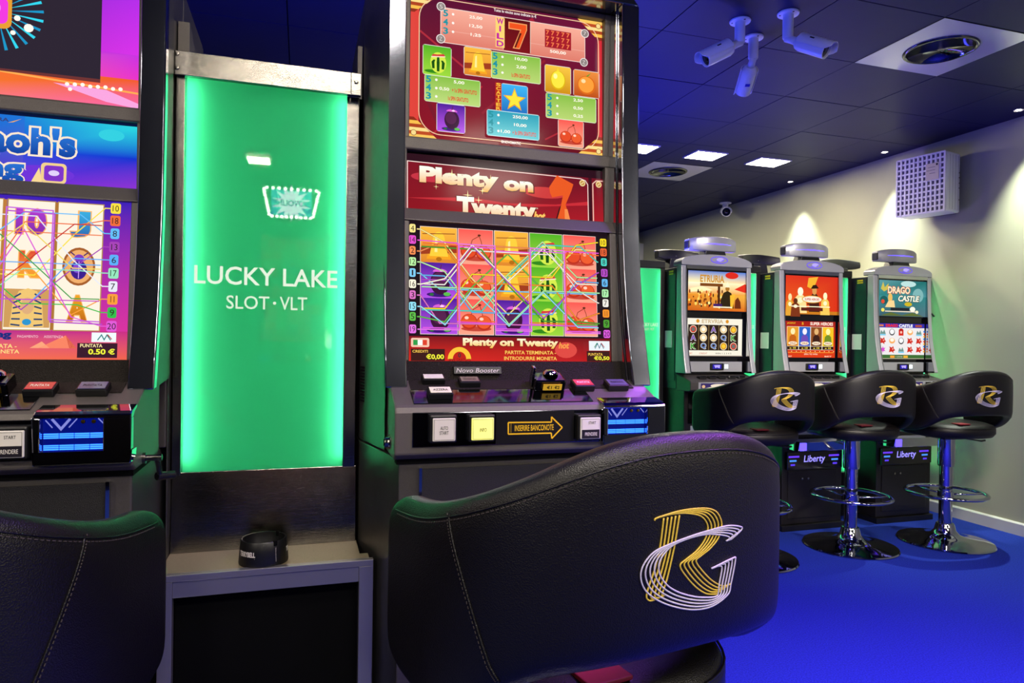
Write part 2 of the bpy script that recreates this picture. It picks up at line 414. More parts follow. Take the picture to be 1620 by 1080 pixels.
# ---------------------------------------------------------------- symbols for the reel screens (no faces)
def box_map(b):
    x0, x1, z0, z1 = b
    return lambda x, z: (x0 + x * (x1 - x0), z0 + z * (z1 - z0))
def sym(kind, b, bg=True):
    f = box_map(b); w = b[1] - b[0]; h = b[3] - b[2]; o = []
    E_ = lambda cx, cz, rx, rz, c, n=18, a0=0, a1=360: ell(*f(cx, cz), rx * w, rz * h, c, n, a0, a1)
    Pn = lambda pts, c: pg([f(*p) for p in pts], c)
    L_ = lambda pts, wd, c: line([f(*p) for p in pts], wd * w, c)
    if kind == 'bell':
        if bg: o += vgrad(*b, '#d9832a', '#f5b43c'); o += Pn([(0, .22), (1, .30), (1, .52), (0, .42)], '#9c3a1c')
        bell = [(.24, .18)]
        for i in range(13):
            a = math.pi * (1 - i / 12); bell.append((.5 + .17 * math.cos(a), .62 + .26 * math.sin(a)))
        bell += [(.76, .18)]
        o += Pn([(.16, .10), (.84, .10), (.80, .24), (.20, .24)], '#f0a020'); o += Pn(bell, '#fbc93a')
        o += Pn([(.38, .3), (.46, .3), (.46, .74), (.40, .70)], '#ffe894'); o += E_(.5, .10, .08, .06, '#b06a12')
        o += L_([(.05, .80), (.95, .84)], .02, '#7a2a18')
    elif kind == 'cherry':
        if bg: o += vgrad(*b, '#f3a287', '#f2564e')
        o += E_(.5, .16, .44, .07, '#c04434')
        o += L_([(.32, .45), (.40, .70), (.60, .82)], .02, '#8a3a20'); o += L_([(.70, .42), (.66, .66), (.60, .82)], .02, '#8a3a20')
        o += E_(.29, .36, .235, .225, '#b8301c'); o += E_(.29, .38, .205, .19, '#e04a24')
        o += E_(.72, .33, .225, .215, '#b8301c'); o += E_(.72, .35, .195, .18, '#e85a2c')
        o += E_(.22, .47, .06, .045, '#ffd0b8', 10); o += E_(.65, .44, .06, .045, '#ffd0b8', 10)
        o += E_(.60, .84, .05, .03, '#5c2a14', 8)
    elif kind == 'melon':
        if bg: o += vgrad(*b, '#9ad43c', '#4fae22'); o += E_(.34, .12, .3, .06, '#2f8418')
        o += E_(.54, .44, .29, .36, '#cfe64a', 22)
        for dx in (-.17, 0, .17):
            o += Pn([(.54 + dx - .05, .14 + abs(dx) * .5), (.54 + dx + .04, .14 + abs(dx) * .5), (.54 + dx * 1.1 + .05, .45), (.54 + dx * .8 + .03, .70 - abs(dx)), (.54 + dx * .8 - .04, .70 - abs(dx)), (.54 + dx * 1.1 - .06, .45)], '#17500f')
        o += Pn([(.28, .60), (.80, .66), (.74, .76), (.50, .72), (.34, .72)], '#d03a3a'); o += Pn([(.28, .60), (.80, .66), (.79, .69), (.29, .64)], '#f6e0c0')
    elif kind == 'plum':
        if bg: o += vgrad(*b, '#b04fe0', '#4a1a96'); o += E_(.5, .10, .34, .07, '#3a1470')
        o += E_(.53, .44, .27, .34, '#3a1238', 22); o += E_(.50, .50, .20, .22, '#54204c', 18)
        o += E_(.53, .74, .20, .09, '#d860d0', 16, 0, 180); o += E_(.58, .78, .06, .03, '#f8d0f8', 8)
        o += L_([(.53, .8), (.57, .95)], .03, '#5a2860'); o += E_(.72, .12, .10, .055, '#58b848', 10); o += E_(.30, .10, .06, .04, '#2c6a3c', 8)
    elif kind == 'lemon':
        if bg: o += vgrad(*b, '#c98a10', '#f0c040')
        o += E_(.5, .48, .30, .36, '#d8b010', 20); o += E_(.5, .50, .26, .32, '#f6e240', 20); o += Pn([(.44, .80), (.56, .80), (.5, .95)], '#f0d830'); o += E_(.40, .62, .08, .1, '#fdf6a0', 10)
    elif kind == 'orange':
        if bg: o += vgrad(*b, '#b84a14', '#e88a3c')
        o += E_(.5, .45, .36, .36, '#d86818', 22); o += E_(.49, .47, .31, .31, '#f69a38', 22); o += E_(.38, .60, .09, .08, '#fdd8a0', 10); o += Pn([(.48, .8), (.70, .96), (.56, .80)], '#3c9a30')
    elif kind == 'star':
        if bg: o += vgrad(*b, '#1468b8', '#3cb0ee')
        o += star(*f(.5, .46), .46 * w, '#e8a010'); o += star(*f(.5, .47), .38 * w, '#fbe03c')
    elif kind == 'seven':
        if bg: o += vgrad(*b, '#7a0f18', '#5a0a12')
        o += Pn([(.18, .90), (.88, .90), (.88, .72), (.60, .10), (.34, .10), (.62, .68), (.18, .68)], '#f0a060'); o += Pn([(.22, .87), (.85, .87), (.85, .72), (.58, .13), (.39, .13), (.66, .71), (.22, .71)], '#e8501c')
        o += Pn([(.60, .60), (.68, .60), (.46, .13), (.40, .13)], '#5a1a10')
    return o

def badge(cv, n, x, z, c, w=.024, h=.021):
    cv.obj('line_number_badge', rrect(x - w / 2, x + w / 2, z - h / 2, z + h / 2, .004, c) + text(str(n), x - sum(.0018 if q == '1' else .0040 for q in str(n)), x + sum(.0018 if q == '1' else .0040 for q in str(n)), z - .0065, z + .0065, '#2a2020'))

def screen_plenty(m):
    # pay table above
    gl = MB().prism([(1.6692, 1.749), (1.6856, 2.118), (1.70, 2.118), (1.70, 1.749)], 'x', .243, .765).build('pay_table_screen', 'glass', m)
    cv = Canvas(gl, 1.668, 1.75, 1.684, 2.12)
    x0, x1, z0, z1 = .244, .764, 1.751, 2.1155
    cv.obj('background_art', quadg(x0, x1, z0, z1, '#8a1020', '#5c0a1c', '#6a1038', '#501030')
        + rect(x0, .268, z0, z1, '#d84038') + rect(.750, x1, z0, z1, '#cc2a34')
        + line([(.30, 1.76), (.43, 1.90)], .004, '#b02030') + line([(.43, 1.83), (.60, 1.99)], .006, '#8c1a2e') + line([(.27, 2.02), (.40, 1.93)], .005, '#a82838')
        + line([(.56, 2.095), (.62, 2.01)], .012, '#a01c34') + line([(.60, 1.78), (.74, 1.86)], .004, '#a82030') + line([(.29, 1.85), (.33, 1.76)], .010, '#761428'))
    for sx, ax in ((x0, 1), (x1, -1)):
        for sz, az in ((z0, 1), (z1, -1)):
            corner = []
            for k, c in enumerate(('#f3c25c', '#b84a22', '#f6d888', '#a8401e', '#f0b84a', '#8a2a18')):
                corner += pg([(sx, sz + az * k * .0085), (sx + ax * (.072 - k * .010), sz + az * k * .0085), (sx + ax * (.062 - k * .010), sz + az * (k + 1) * .0085), (sx, sz + az * (k + 1) * .0085)], c)
            corner += ell(sx + ax * .012, sz + az * .012, .0075, .0075, '#6a3a20') + ell(sx + ax * .012, sz + az * .012, .0062, .0062, '#f4d48a')
            cv.obj('corner_art', corner)
    fr = []
    def arcp(r, grow):
        p = []
        for cx, cz, a in ((.752 - r, 1.763 + r, -90), (.752 - r, 2.108 - r, 0), (.268 + r, 2.108 - r, 90), (.268 + r, 1.763 + r, 180)):
            p += [(cx + (r + grow) * math.cos(math.radians(a + 90 * i / 8)), cz + (r + grow) * math.sin(math.radians(a + 90 * i / 8))) for i in range(9)]
        return p
    cv.obj('frame_line', outline(arcp(.055, 0), .0022, '#f2c8a0'))
    # wild panel
    cv.obj('wild_panel', rect(.321, .713, 1.997, 2.087, '#f4dcd4') + vgrad(.3225, .7115, 1.9985, 2.0855, '#d87868', '#f0a894') + rect(.3225, .7115, 2.028, 2.030, '#e8a090'))
    for x, z, s in ((.3225, 2.0875, '5'), (.322, 2.0055, 'Z'), (.712, 2.077, '7'), (.709, 1.9985, 'Z')):
        cv.obj('rivet', ell(x, z, .0115, .0115, '#e8e0dc') + ell(x, z, .0095, .0095, '#8a7f7c') + text(s, x - .004, x + .004, z - .005, z + .005, '#d8d0cc'))
    def rows(xl, xn, xv, zt, dz, vals, extra=()):
        for k, v in enumerate(vals):
            z = zt - dz * k
            cv.obj('pay_row', text(str(5 - k), xl, xl + .013, z - .0085, z + .0085, '#1a8f9c', .03) + ell(xn, z, .0032, .0032, '#f4f0e8')
                   + (text(v, xv - .0034 * len(v), xv + .0034 * len(v), z - .0045, z + .0045, '#fdf6e6', .02) if v else []))
    rows(.3275, .353, .412, 2.0725, .0225, ('25,00', '12,50', '1,25'))
    cv.obj('seven_symbol', rrect(.484, .559, 1.998, 2.086, .006, '#e8c8b8') + sym('seven', (.4855, .5575, 1.9995, 2.0845)))
    wild = []
    for k, ch in enumerate('WILD'):
        zt = 2.083 - k * .0195; wild += rect(.464, .488, zt - .0192, zt, '#f6d070') + text(ch, *((.4735, .4785) if ch == 'I' else (.4665, .4855)), zt - .0172, zt - .002, '#c02c9a', .04)
    cv.obj('wild_lettering', wild)
    gr = rect(.598, .672, 2.024, 2.072, '#a01a28')
    for i in range(5):
        for j in range(3):
            gr += text('7', .601 + i * .0144, .610 + i * .0144, 2.0265 + j * .0155, 2.0385 + j * .0155, '#f07848', .03)
    cv.obj('reel_grid_icon', gr + text('500,00', .612, .657, 2.0095, 2.0185, '#fdf6e6', .02))
    cv.obj('heading_lettering', text('Tutte le vincite sono indicate in €', .459, .574, 2.0965, 2.1045, '#fff4f0', .01))
    for k, b in (('melon', (.278, .3478, 1.911, 1.984)), ('bell', (.3818, .453, 1.923, 1.9935)), ('lemon', (.5985, .6695, 1.9055, 1.9765)), ('orange', (.679, .751, 1.905, 1.974)),
                 ('star', (.4798, .549, 1.839, 1.911)), ('plum', (.3132, .3835, 1.772, 1.841)), ('cherry', (.635, .7052, 1.766, 1.8357))):
        cv.obj(k + '_symbol', rrect(b[0] - .0015, b[1] + .0015, b[2] - .0015, b[3] + .0015, .006, '#dcd8d0') + sym(k, b))
    cv.obj('pay_panel', rrect(.4515, .5857, 1.9215, 1.9915, .005, '#dce8c8') + vgrad(.453, .584, 1.923, 1.990, '#b4d070', '#84ba44'))
    rows(.4555, .4815, .532, 1.980, .0205, ('10,00', '2,00', None))
    cv.obj('spin_lettering', text('1x SPIN GRATUITO', .506, .556, 1.931, 1.942, '#d8402c', .03))
    cv.obj('pay_panel', rrect(.281, .4235, 1.842, 1.9095, .005, '#dce8c8') + vgrad(.2825, .422, 1.8435, 1.908, '#b8d478', '#84ba44'))
    rows(.2845, .3105, .368, 1.8985, .021, ('5,00', None, None))
    cv.obj('spin_lettering', text('0,50', .318, .343, 1.873, 1.882, '#fdf6e6', .02) + text('+ 1x SPIN GRATUITO', .350, .414, 1.872, 1.883, '#d8402c', .03) + text('1x SPIN GRATUITO', .340, .392, 1.8505, 1.8615, '#d8402c', .03))
    cv.obj('pay_panel', rrect(.599, .742, 1.8355, 1.902, .005, '#dce8c8') + vgrad(.6005, .7405, 1.837, 1.9005, '#b4d070', '#84ba44'))
    rows(.603, .631, .690, 1.891, .021, ('2,50', '0,50', '0,25'))
    cv.obj('pay_panel', rrect(.440, .581, 1.7725, 1.8395, .005, '#cfeef0') + vgrad(.4415, .5795, 1.774, 1.838, '#58c4cc', '#2a9cb4'))
    rows(.4445, .4705, .529, 1.8275, .0205, ('250,00', '10,00', None))
    cv.obj('spin_lettering', text('1,00', .477, .502, 1.782, 1.791, '#fdf6e6', .02) + text('+ 3x SPIN GRATUITO', .508, .572, 1.781, 1.792, '#d8402c', .03))
    sc = []
    for k, ch in enumerate('SCATTER'):
        zt = 1.911 - k * .0103; sc += rect(.462, .4785, zt - .0102, zt, '#b02818') + text(ch, .464, .4765, zt - .0092, zt - .0008, '#f6b83c', .03)
    cv.obj('scatter_lettering', sc)
    cv.obj('maker_lettering', text('©NOVOMATIC', .4775, .530, 1.7565, 1.7635, '#fff4f0', .02))
    # title strip
    tg = MB().prism([(1.6558, 1.568), (1.6688, 1.712), (1.70, 1.712), (1.70, 1.568)], 'x', .236, .768).build('title_panel', 'glass', m)
    cv = Canvas(tg, 1.655, 1.56, 1.668, 1.71)
    cv.obj('background_art', quadg(.237, .767, 1.569, 1.690, '#8a0f1c', '#a81824', '#6a0c20', '#7c1022') + rect(.237, .767, 1.690, 1.711, '#2a0a18')  # dark top band is painted shade below the overhanging rail
           + pg([(.24, 1.60), (.40, 1.612), (.56, 1.60), (.72, 1.625), (.72, 1.615), (.40, 1.600)], '#c42a34') + ell(.30, 1.655, .05, .012, '#c03040') + ell(.60, 1.64, .06, .015, '#c83838'))
    cv.obj('frame_line', line([(.2415, 1.569), (.2415, 1.6915), (.700, 1.6855), (.714, 1.681), (.7205, 1.671), (.7205, 1.569)], .0022, '#f2d8d0')
           + line([(.735, 1.569), (.735, 1.675), (.745, 1.6835), (.766, 1.684)], .003, '#e8b8a8') + rect(.7225, .732, 1.569, 1.69, '#3a0c18'))
    for x in (.705, .752):
        cv.obj('rivet', ell(x, 1.674, .0085, .0085, '#f6e0a0') + ell(x, 1.674, .0065, .0065, '#c09048') + line([(x - .004, 1.671), (x + .004, 1.677)], .0015, '#f6e8b8'))
    def gold(s, x0, x1, z0, z1): return text(s, x0 - .002, x1 + .003, z0 - .003, z1 + .002, '#5a1a10', .06) + text(s, x0, x1, z0, z1, '#e8a020', .055, c2='#fffdf0')
    cv.obj('title_lettering', gold('Plenty', .271, .4735, 1.629, 1.682) + gold('on', .4865, .567, 1.637, 1.665))
    cv.obj('title_lettering', clip(gold('Twenty', .364, .573, 1.548, 1.613), .237, .767, 1.5692, 1.711))
    cv.obj('subtitle_lettering', clip(text('hot', .566, .596, 1.566, 1.588, '#f6c060', .05, .2) + text('TM', .573, .578, 1.594, 1.598, '#ffe8d0'), .237, .767, 1.5692, 1.711))
    for x, z, r in ((.352, 1.668, .012), (.452, 1.662, .013), (.43, 1.631, .010), (.392, 1.617, .013), (.42, 1.606, .011), (.312, 1.632, .007)):
        cv.obj('sparkle', star(x, z, r, '#fff2b0', .12, 4))
    cv.obj('seven_symbol', clip(pg([(.610, 1.655), (.632, 1.688), (.678, 1.668), (.672, 1.650), (.655, 1.612), (.668, 1.568), (.630, 1.568), (.640, 1.60), (.648, 1.636), (.632, 1.632), (.618, 1.628), (.612, 1.640)], '#e2561e')
           + pg([(.652, 1.60), (.660, 1.60), (.668, 1.568), (.652, 1.568)], '#f08a48') + pg([(.630, 1.568), (.640, 1.60), (.643, 1.612), (.636, 1.600), (.626, 1.568)], '#3a1014'), .237, .767, 1.5692, 1.711))
    # reel screen
    pgl = MB().prism([(1.5988, 1.2), (1.630, 1.541), (1.66, 1.541), (1.66, 1.2)], 'x', .238, .764).build('reel_screen', 'glass', m)
    cv = Canvas(pgl, 1.598, 1.204, 1.628, 1.53)
    cv.obj('background_art', rect(.2405, .7625, 1.2625, 1.5395, '#1c1018') + quadg(.2405, .7625, 1.2035, 1.2625, '#d8281e', '#b01a20', '#6a1018', '#7a141c') + ell(.64, 1.232, .03, .02, '#d84840'))
    XS = [(.2695, .3585), (.3625, .4495), (.4540, .5415), (.5460, .6325), (.6365, .7255)]
    ZR = (1.268, 1.5265)
    reels = [['plum', 'plum', 'bell'], ['cherry', 'cherry', 'cherry'], ['plum', 'bell', 'bell'], ['melon', 'melon', 'melon'], ['cherry', 'cherry', 'cherry']]
    dz = (ZR[1] - ZR[0]) / 3
    offs = [0, .0, .02, -.005, 0]
    for (a, b), col in zip(XS, reels):
        cv.obj('reel', rect(a - .0012, b + .0012, ZR[0] - .0012, ZR[1] + .0012, '#f0d8d0'))
        for r, k in enumerate(col):
            cv.obj(k + '_symbol', sym(k, (a, b, ZR[0] + dz * r, ZR[0] + dz * (r + 1))))
    cx = [(a + b) / 2 for a, b in XS]; rz = [ZR[0] + dz * .5, ZR[0] + dz * 1.5, ZR[0] + dz * 2.5]
    LZ = {4: 1.5187, 14: 1.4914, 2: 1.4655, 12: 1.4388, 1: 1.4122, 16: 1.3857, 3: 1.3597, 15: 1.3324, 5: 1.3083, 19: 1.2789}
    RZ = {10: 1.5112, 18: 1.486, 8: 1.4604, 13: 1.4323, 6: 1.4063, 17: 1.3793, 7: 1.354, 11: 1.3271, 9: 1.3009, 20: 1.2746}
    LC = {4: '#f5e08a', 14: '#e04cc8', 2: '#f08a50', 12: '#b5eaa0', 1: '#7cc8f0', 16: '#f5efd8', 3: '#d870c0', 15: '#8fdcf0', 5: '#5cb848', 19: '#e070e0',
          10: '#f5d820', 18: '#e86030', 8: '#48d0c0', 13: '#b048c0', 6: '#60b0e8', 17: '#a8e8a8', 7: '#e8e4dc', 11: '#f09028', 9: '#4a9a30', 20: '#d858d8'}
    pat = {1: '11111', 2: '22222', 3: '00000', 4: '21012', 5: '01210', 6: '10001', 7: '12221', 8: '00122', 9: '22100', 10: '01112', 11: '21110', 12: '10121', 13: '12101', 15: '01010', 16: '12121', 17: '11011'}
    for k, (n, p) in enumerate(pat.items()):
        off = ((k * 7) % 13 - 6) * .0035; pts = []
        zl = LZ.get(n); zr = RZ.get(n)
        if zl: pts += [(.2595, zl), (.268, zl)]
        for i, ch in enumerate(p):
            z = rz[int(ch)] + off
            pts.append((cx[i] + (-.012 if i and p[i - 1] != ch else (.012 if i < 4 and p[i + 1] != ch else 0)), z))
        if not zl: pts.insert(0, (.270, pts[0][1]))
        if zr: pts += [(.7275, zr), (.7305, zr)]
        else: pts.append((.7255, pts[-1][1]))
        cv.obj('payline', line(pts, .0038, '#3a2a2a') + line(pts, .0028, LC[n]))
    for n, (bx, zz) in {14: ((0,), 0), 18: ((2,), 1), 19: ((1, 3), 0), 20: ((4,), 1)}.items():
        c = LC[n]; lo, hi = 1.2815 + .004 * zz, 1.487 - .006 * zz
        if n in (19, 20):
            pts = [(.2595 if n == 19 else .272, lo - .003), (.3600 + .001 * zz, lo - .003), (.3600 + .001 * zz, hi), (.4515, hi), (.4515, lo - .003), (.5438, lo - .003), (.5438, hi), (.6345, hi - .003), (.6345, lo - .006), (.7305, lo - .006)]
        else:
            pts = [(.2595 if n == 14 else .272, hi + .004), (.3565, hi + .002), (.3565, lo + .016), (.4535, lo + .014), (.4535, hi - .012), (.5405, hi - .012), (.5405, lo + .014), (.6385, lo + .012), (.6385, hi - .004), (.7305, hi - .004)]
        cv.obj('payline', line(pts, .0028, c))
    for n, z in LZ.items(): badge(cv, n, .2478, z, LC[n], .0145 if n < 10 else .0165, .0205)
    for n, z in RZ.items(): badge(cv, n, .7425 + (1.5112 - z) * .016, z, LC[n], .0165 if n < 10 else .0185, .0205)
    cv.obj('flag_icon', rrect(.2436, .287, 1.2365, 1.258, .004, '#f0c0a8') + rect(.249, .2595, 1.241, 1.2535, '#2f9a48') + rect(.2595, .271, 1.241, 1.2535, '#f4f4f0') + rect(.271, .2815, 1.241, 1.2535, '#d8402c'))
    cv.obj('title_lettering', text('Plenty on Twenty', .3665, .6125, 1.2335, 1.2595, '#7a1a10', .06) + text('Plenty on Twenty', .368, .612, 1.2355, 1.2595, '#f0b840', .05, c2='#fff8d8') + text('hot', .613, .640, 1.236, 1.252, '#f09848', .04, .2))
    cv.obj('message_lettering', text('PARTITA TERMINATA -', .4732, .606, 1.2212, 1.230, '#f4c458', .02) + text('INTRODURRE MONETA', .4707, .6078, 1.2068, 1.2158, '#f4c458', .02))
    cv.obj('credit_readout', rect(.2434, .324, 1.2045, 1.2325, '#3a1a18') + text('CREDITI', .247, .2835, 1.2235, 1.2298, '#f0c050', .02) + text('€0,00', .2795, .322, 1.2065, 1.2205, '#f4f03c', .03))
    cv.obj('bonus_dial', ell(.3595, 1.2085, .0285, .029, '#f4c038', 20, 0, 180) + ell(.3595, 1.2085, .0165, .018, '#b82018', 16, 0, 180) + text('0', .356, .363, 1.2125, 1.2235, '#403030', .03) + text('SPIN GRATUITI', .333, .387, 1.2045, 1.2095, '#701810', .02))
    cv.obj('stake_readout', rect(.689, .7525, 1.2045, 1.2305, '#3a1a18') + text('PUNTATA', .693, .733, 1.2188, 1.2258, '#f0c050', .02) + text('€0,50', .7085, .7515, 1.2065, 1.218, '#f4f03c', .03))
    cv.obj('agency_logo', rect(.6955, .7525, 1.232, 1.2562, '#e4ecf0') + line([(.712, 1.237), (.719, 1.250), (.724, 1.238), (.729, 1.250), (.736, 1.237)], .002, '#1a6a80') + line([(.729, 1.2515), (.738, 1.240)], .0018, '#c03030') + line([(.710, 1.240), (.718, 1.2515)], .0018, '#2a8a50'))

def screen_pharaoh(m):
    gl = MB().prism([(1.6692, 1.749), (1.6856, 2.118), (1.70, 2.118), (1.70, 1.749)], 'x', .243, .765).build('pay_table_screen', 'glass', m)
    cv = Canvas(gl, 1.668, 1.75, 1.684, 2.12)
    cv.obj('background_art', quadg(.244, .764, 1.751, 1.815, '#f0802c', '#f060a0', '#e8582a', '#f07838') + quadg(.244, .764, 1.815, 1.87, '#f07030', '#e030c0', '#c030d8', '#a030b0') + quadg(.244, .764, 1.87, 2.098, '#5a1890', '#d030e0', '#8a28e0', '#40108a') + rect(.244, .764, 2.098, 2.1155, '#30104a')
           + pg([(.60, 1.790), (.70, 1.786), (.764, 1.762), (.764, 1.751), (.70, 1.760)], '#f0a0d8') + line([(.244, 1.80), (.45, 1.806), (.764, 1.785)], .004, '#f8a850'))
    cv.obj('dark_panel', rect(.30, .688, 1.808, 2.098, '#2a2230') + pg([(.30, 1.808), (.688, 1.808), (.688, 1.80), (.30, 1.806)], '#6a3030'))
    rays = []
    for k in range(26):
        a = math.radians(k * 360 / 26 + 4); b = a + .07
        rays += pg([(.495 + .02 * math.cos(a), 1.93 + .02 * math.sin(a)), (.495 + .085 * math.cos(a), 1.93 + .085 * math.sin(a)), (.495 + .085 * math.cos(b), 1.93 + .085 * math.sin(b))], '#30d0e8' if k % 2 else '#1890c0')
    cv.obj('ray_burst', rays)
    cv.obj('ring_symbol', rrect(.466, .522, 1.892, 1.968, .014, '#e09830') + rrect(.473, .515, 1.902, 1.958, .012, '#e838d8') + ell(.49, 1.935, .012, .014, '#ff90f0'))
    for x, z, r in [(.553, 1.90, .009), (.532, 1.918, .006), (.525, 1.886, .005)] + [(.626 + .0145 * k, 1.7895 + .001 * (k % 3), .0042) for k in range(8)] + [(.632, 1.779, .004)]:
        cv.obj('sparkle', ell(x, z, r, r, '#fff6e8', 10))
    tg = MB().prism([(1.6572, 1.568), (1.6712, 1.724), (1.70, 1.724), (1.70, 1.568)], 'x', .236, .768).build('title_panel', 'glass', m)
    cv = Canvas(tg, 1.655, 1.56, 1.668, 1.71)
    cv.obj('background_art', quadg(.237, .55, 1.569, 1.712, '#3020b0', '#5a20c0', '#1870d0', '#1450c0') + quadg(.55, .767, 1.569, 1.64, '#6a28d0', '#8a30c8', '#1030c8', '#1848d0') + quadg(.55, .767, 1.64, 1.712, '#1848d0', '#1030c8', '#28d0d8', '#1880d0') + rect(.237, .767, 1.712, 1.723, '#06143a')
           + ell(.712, 1.688, .025, .013, '#30c8d8') + ell(.585, 1.592, .06, .018, '#6a30d0'))
    def blue(s, x0, x1, z0, z1): return text(s, x0 - .004, x1 + .004, z0 - .004, z1 + .004, '#f6e0c8', .10) + text(s, x0, x1, z0, z1, '#0a3c98', .045, c2='#2a78d8')
    cv.obj('title_lettering', blue("Pharaoh's", .345, .645, 1.631, 1.692))
    cv.obj('title_lettering', clip(blue('Ring', .42, .553, 1.566, 1.622), .237, .767, 1.5692, 1.72))
    cv.obj('crest_lettering', text('RA', .502, .522, 1.697, 1.705, '#30407a', .03) + pg([(.520, 1.695), (.545, 1.706), (.530, 1.697)], '#e8a840') + pg([(.500, 1.695), (.478, 1.706), (.492, 1.697)], '#e8a840'))
    cv.obj('ring_symbol', clip(rrect(.583, .630, 1.573, 1.6165, .008, '#e8c888') + rrect(.589, .625, 1.578, 1.611, .006, '#7a30c0') + ell(.607, 1.595, .010, .006, '#d8c8f0') + pg([(.566, 1.573), (.58, 1.605), (.586, 1.573)], '#f0d090'), .237, .767, 1.5692, 1.72))
    pgl = MB().prism([(1.5988, 1.2), (1.630, 1.541), (1.66, 1.541), (1.66, 1.2)], 'x', .238, .764).build('reel_screen', 'glass', m)
    cv = Canvas(pgl, 1.598, 1.204, 1.628, 1.53)
    cv.obj('background_art', quadg(.2405, .7625, 1.2625, 1.5395, '#c82a90', '#d03098', '#3820b0', '#3820b0') + quadg(.2405, .7625, 1.2035, 1.2625, '#f07850', '#e86048', '#c02a80', '#a02890')
           + pg([(.60, 1.2265), (.648, 1.253), (.668, 1.2265)], '#f08060') + pg([(.648, 1.253), (.668, 1.2265), (.655, 1.2265)], '#c84838') + pg([(.585, 1.2265), (.606, 1.240), (.620, 1.2265)], '#f8a078'))
    XS = [(.262, .3485), (.352, .438), (.4415, .5275), (.5375, .6195), (.6265, .708)]
    ZR = (1.264, 1.5285); dz = (ZR[1] - ZR[0]) / 3
    grid = [['A', 'Q', '10'], ['K', 'J', 'A'], ['10', 'A', 'Q'], ['mask', 'K', '10'], ['A', 'scarab', 'J']]
    colr = {'A': ('#e8a020', '#b86010'), 'K': ('#d84830', '#f0a030'), 'Q': ('#3a8a3a', '#2a6a2a'), 'J': ('#38a8d8', '#2a60a8'), '10': ('#a838c8', '#7a2aa0')}
    for (a, b), col in zip(XS, grid):
        cv.obj('reel', rect(a - .002, b + .002, ZR[0] - .002, ZR[1] + .002, '#b08848') + rect(a, b, ZR[0], ZR[1], '#f6ead8'))
        for r, k in enumerate(col):
            z = ZR[0] + dz * r; mx = (a + b) / 2
            if k == 'scarab':
                cv.obj('scarab_symbol', ell(mx, z + dz / 2, .030, .040, '#a05a28', 24) + ell(mx, z + dz / 2, .026, .035, '#e8a868', 24) + ell(mx, z + dz * .42, .015, .020, '#3a1a88', 18) + ell(mx - .003, z + dz * .46, .008, .010, '#7a48d0', 12) + ell(mx, z + dz * .70, .009, .008, '#7a38b8', 14)
                       + line([(mx - .008, z + dz * .76), (mx - .016, z + dz * .84)], .0025, '#4a2a68') + line([(mx + .008, z + dz * .76), (mx + .016, z + dz * .84)], .0025, '#4a2a68') + line([(mx, z + dz * .22), (mx, z + dz * .62)], .0015, '#c8a0f0'))
            elif k == 'mask':
                o = rect(a + .001, b - .001, z + .004, z + dz - .006, '#c89858') + pg([(mx - .03, z + .005), (mx - .026, z + .05), (mx - .016, z + .078), (mx, z + .084), (mx + .016, z + .078), (mx + .026, z + .05), (mx + .03, z + .005)], '#e8c070')
                for q in range(6): o += line([(mx - .028 + .001 * q, z + .010 + q * .011), (mx - .012, z + .008 + q * .013)], .0032, '#28406a') + line([(mx + .028 - .001 * q, z + .010 + q * .011), (mx + .012, z + .008 + q * .013)], .0032, '#28406a')
                o += ell(mx, z + .048, .0115, .017, '#d8a878') + ell(mx, z + .015, .008, .0065, '#2a90c8')
                cv.obj('headdress_symbol', o)
            else:
                c, c2 = colr[k]; w = .018 if len(k) == 1 else .027
                cv.obj('letter_symbol', text(k, mx - w - .002, mx + w + .002, z + .016, z + .074, '#f0b060', .09) + text(k, mx - w, mx + w, z + .018, z + .072, c2, .05, c2=c))
    cv.obj('reel_divider', rect(.5295, .5355, ZR[0], ZR[1], '#b87838') + rect(.6205, .6255, ZR[0], ZR[1], '#a87030'))
    RZ = {10: (1.5225, '#f0d840'), 18: (1.496, '#e86838'), 8: (1.4685, '#60b8f0'), 13: (1.440, '#a040b0'), 6: (1.4125, '#58a8f0'), 17: (1.3845, '#90e0b8'), 7: (1.3565, '#e0e4f0'), 11: (1.3297, '#f09838'), 9: (1.3016, '#30b848'), 20: (1.2732, '#d858d0')}
    cx = [(a + b) / 2 for a, b in XS]; rz = [ZR[0] + dz * .5, ZR[0] + dz * 1.5, ZR[0] + dz * 2.5]
    pat = {10: '01112', 18: '22022', 8: '00122', 13: '12101', 6: '10001', 17: '11011', 7: '12221', 11: '21110', 9: '22100', 20: '02020', 1: '11111', 2: '22222', 4: '21012', 5: '01210', 12: '10121', 3: '00000'}
    ec = {1: '#60a8e8', 2: '#e87848', 4: '#c03030', 5: '#3a9a4a', 12: '#e8d060', 3: '#c048c0'}
    for k, (n, p) in enumerate(pat.items()):
        off = ((k * 5) % 11 - 5) * .0042; pts = [(.262, rz[int(p[0])] + off)]
        for i, ch in enumerate(p): pts.append((cx[i] + (-.010 if i and p[i - 1] != ch else (.010 if i < 4 and p[i + 1] != ch else 0)), rz[int(ch)] + off))
        pts += [(.712, RZ[n][0]), (.724, RZ[n][0])] if n in RZ else [(.708, pts[-1][1])]
        cv.obj('payline', line(pts, .0022, RZ[n][1] if n in RZ else ec[n]))
    cv.obj('payline', line([(.5365, 1.505), (.6215, 1.503), (.6215, 1.280), (.715, 1.277)], .0026, '#b048c8'))
    cv.obj('payline', line([(.5365, 1.280), (.5365, 1.512), (.6185, 1.510), (.6185, 1.285), (.71, 1.282)], .0026, '#c060d8'))
    for n, (z, c) in RZ.items(): badge(cv, n, .7325, z, c, .0165 if n < 10 else .019, .0225)
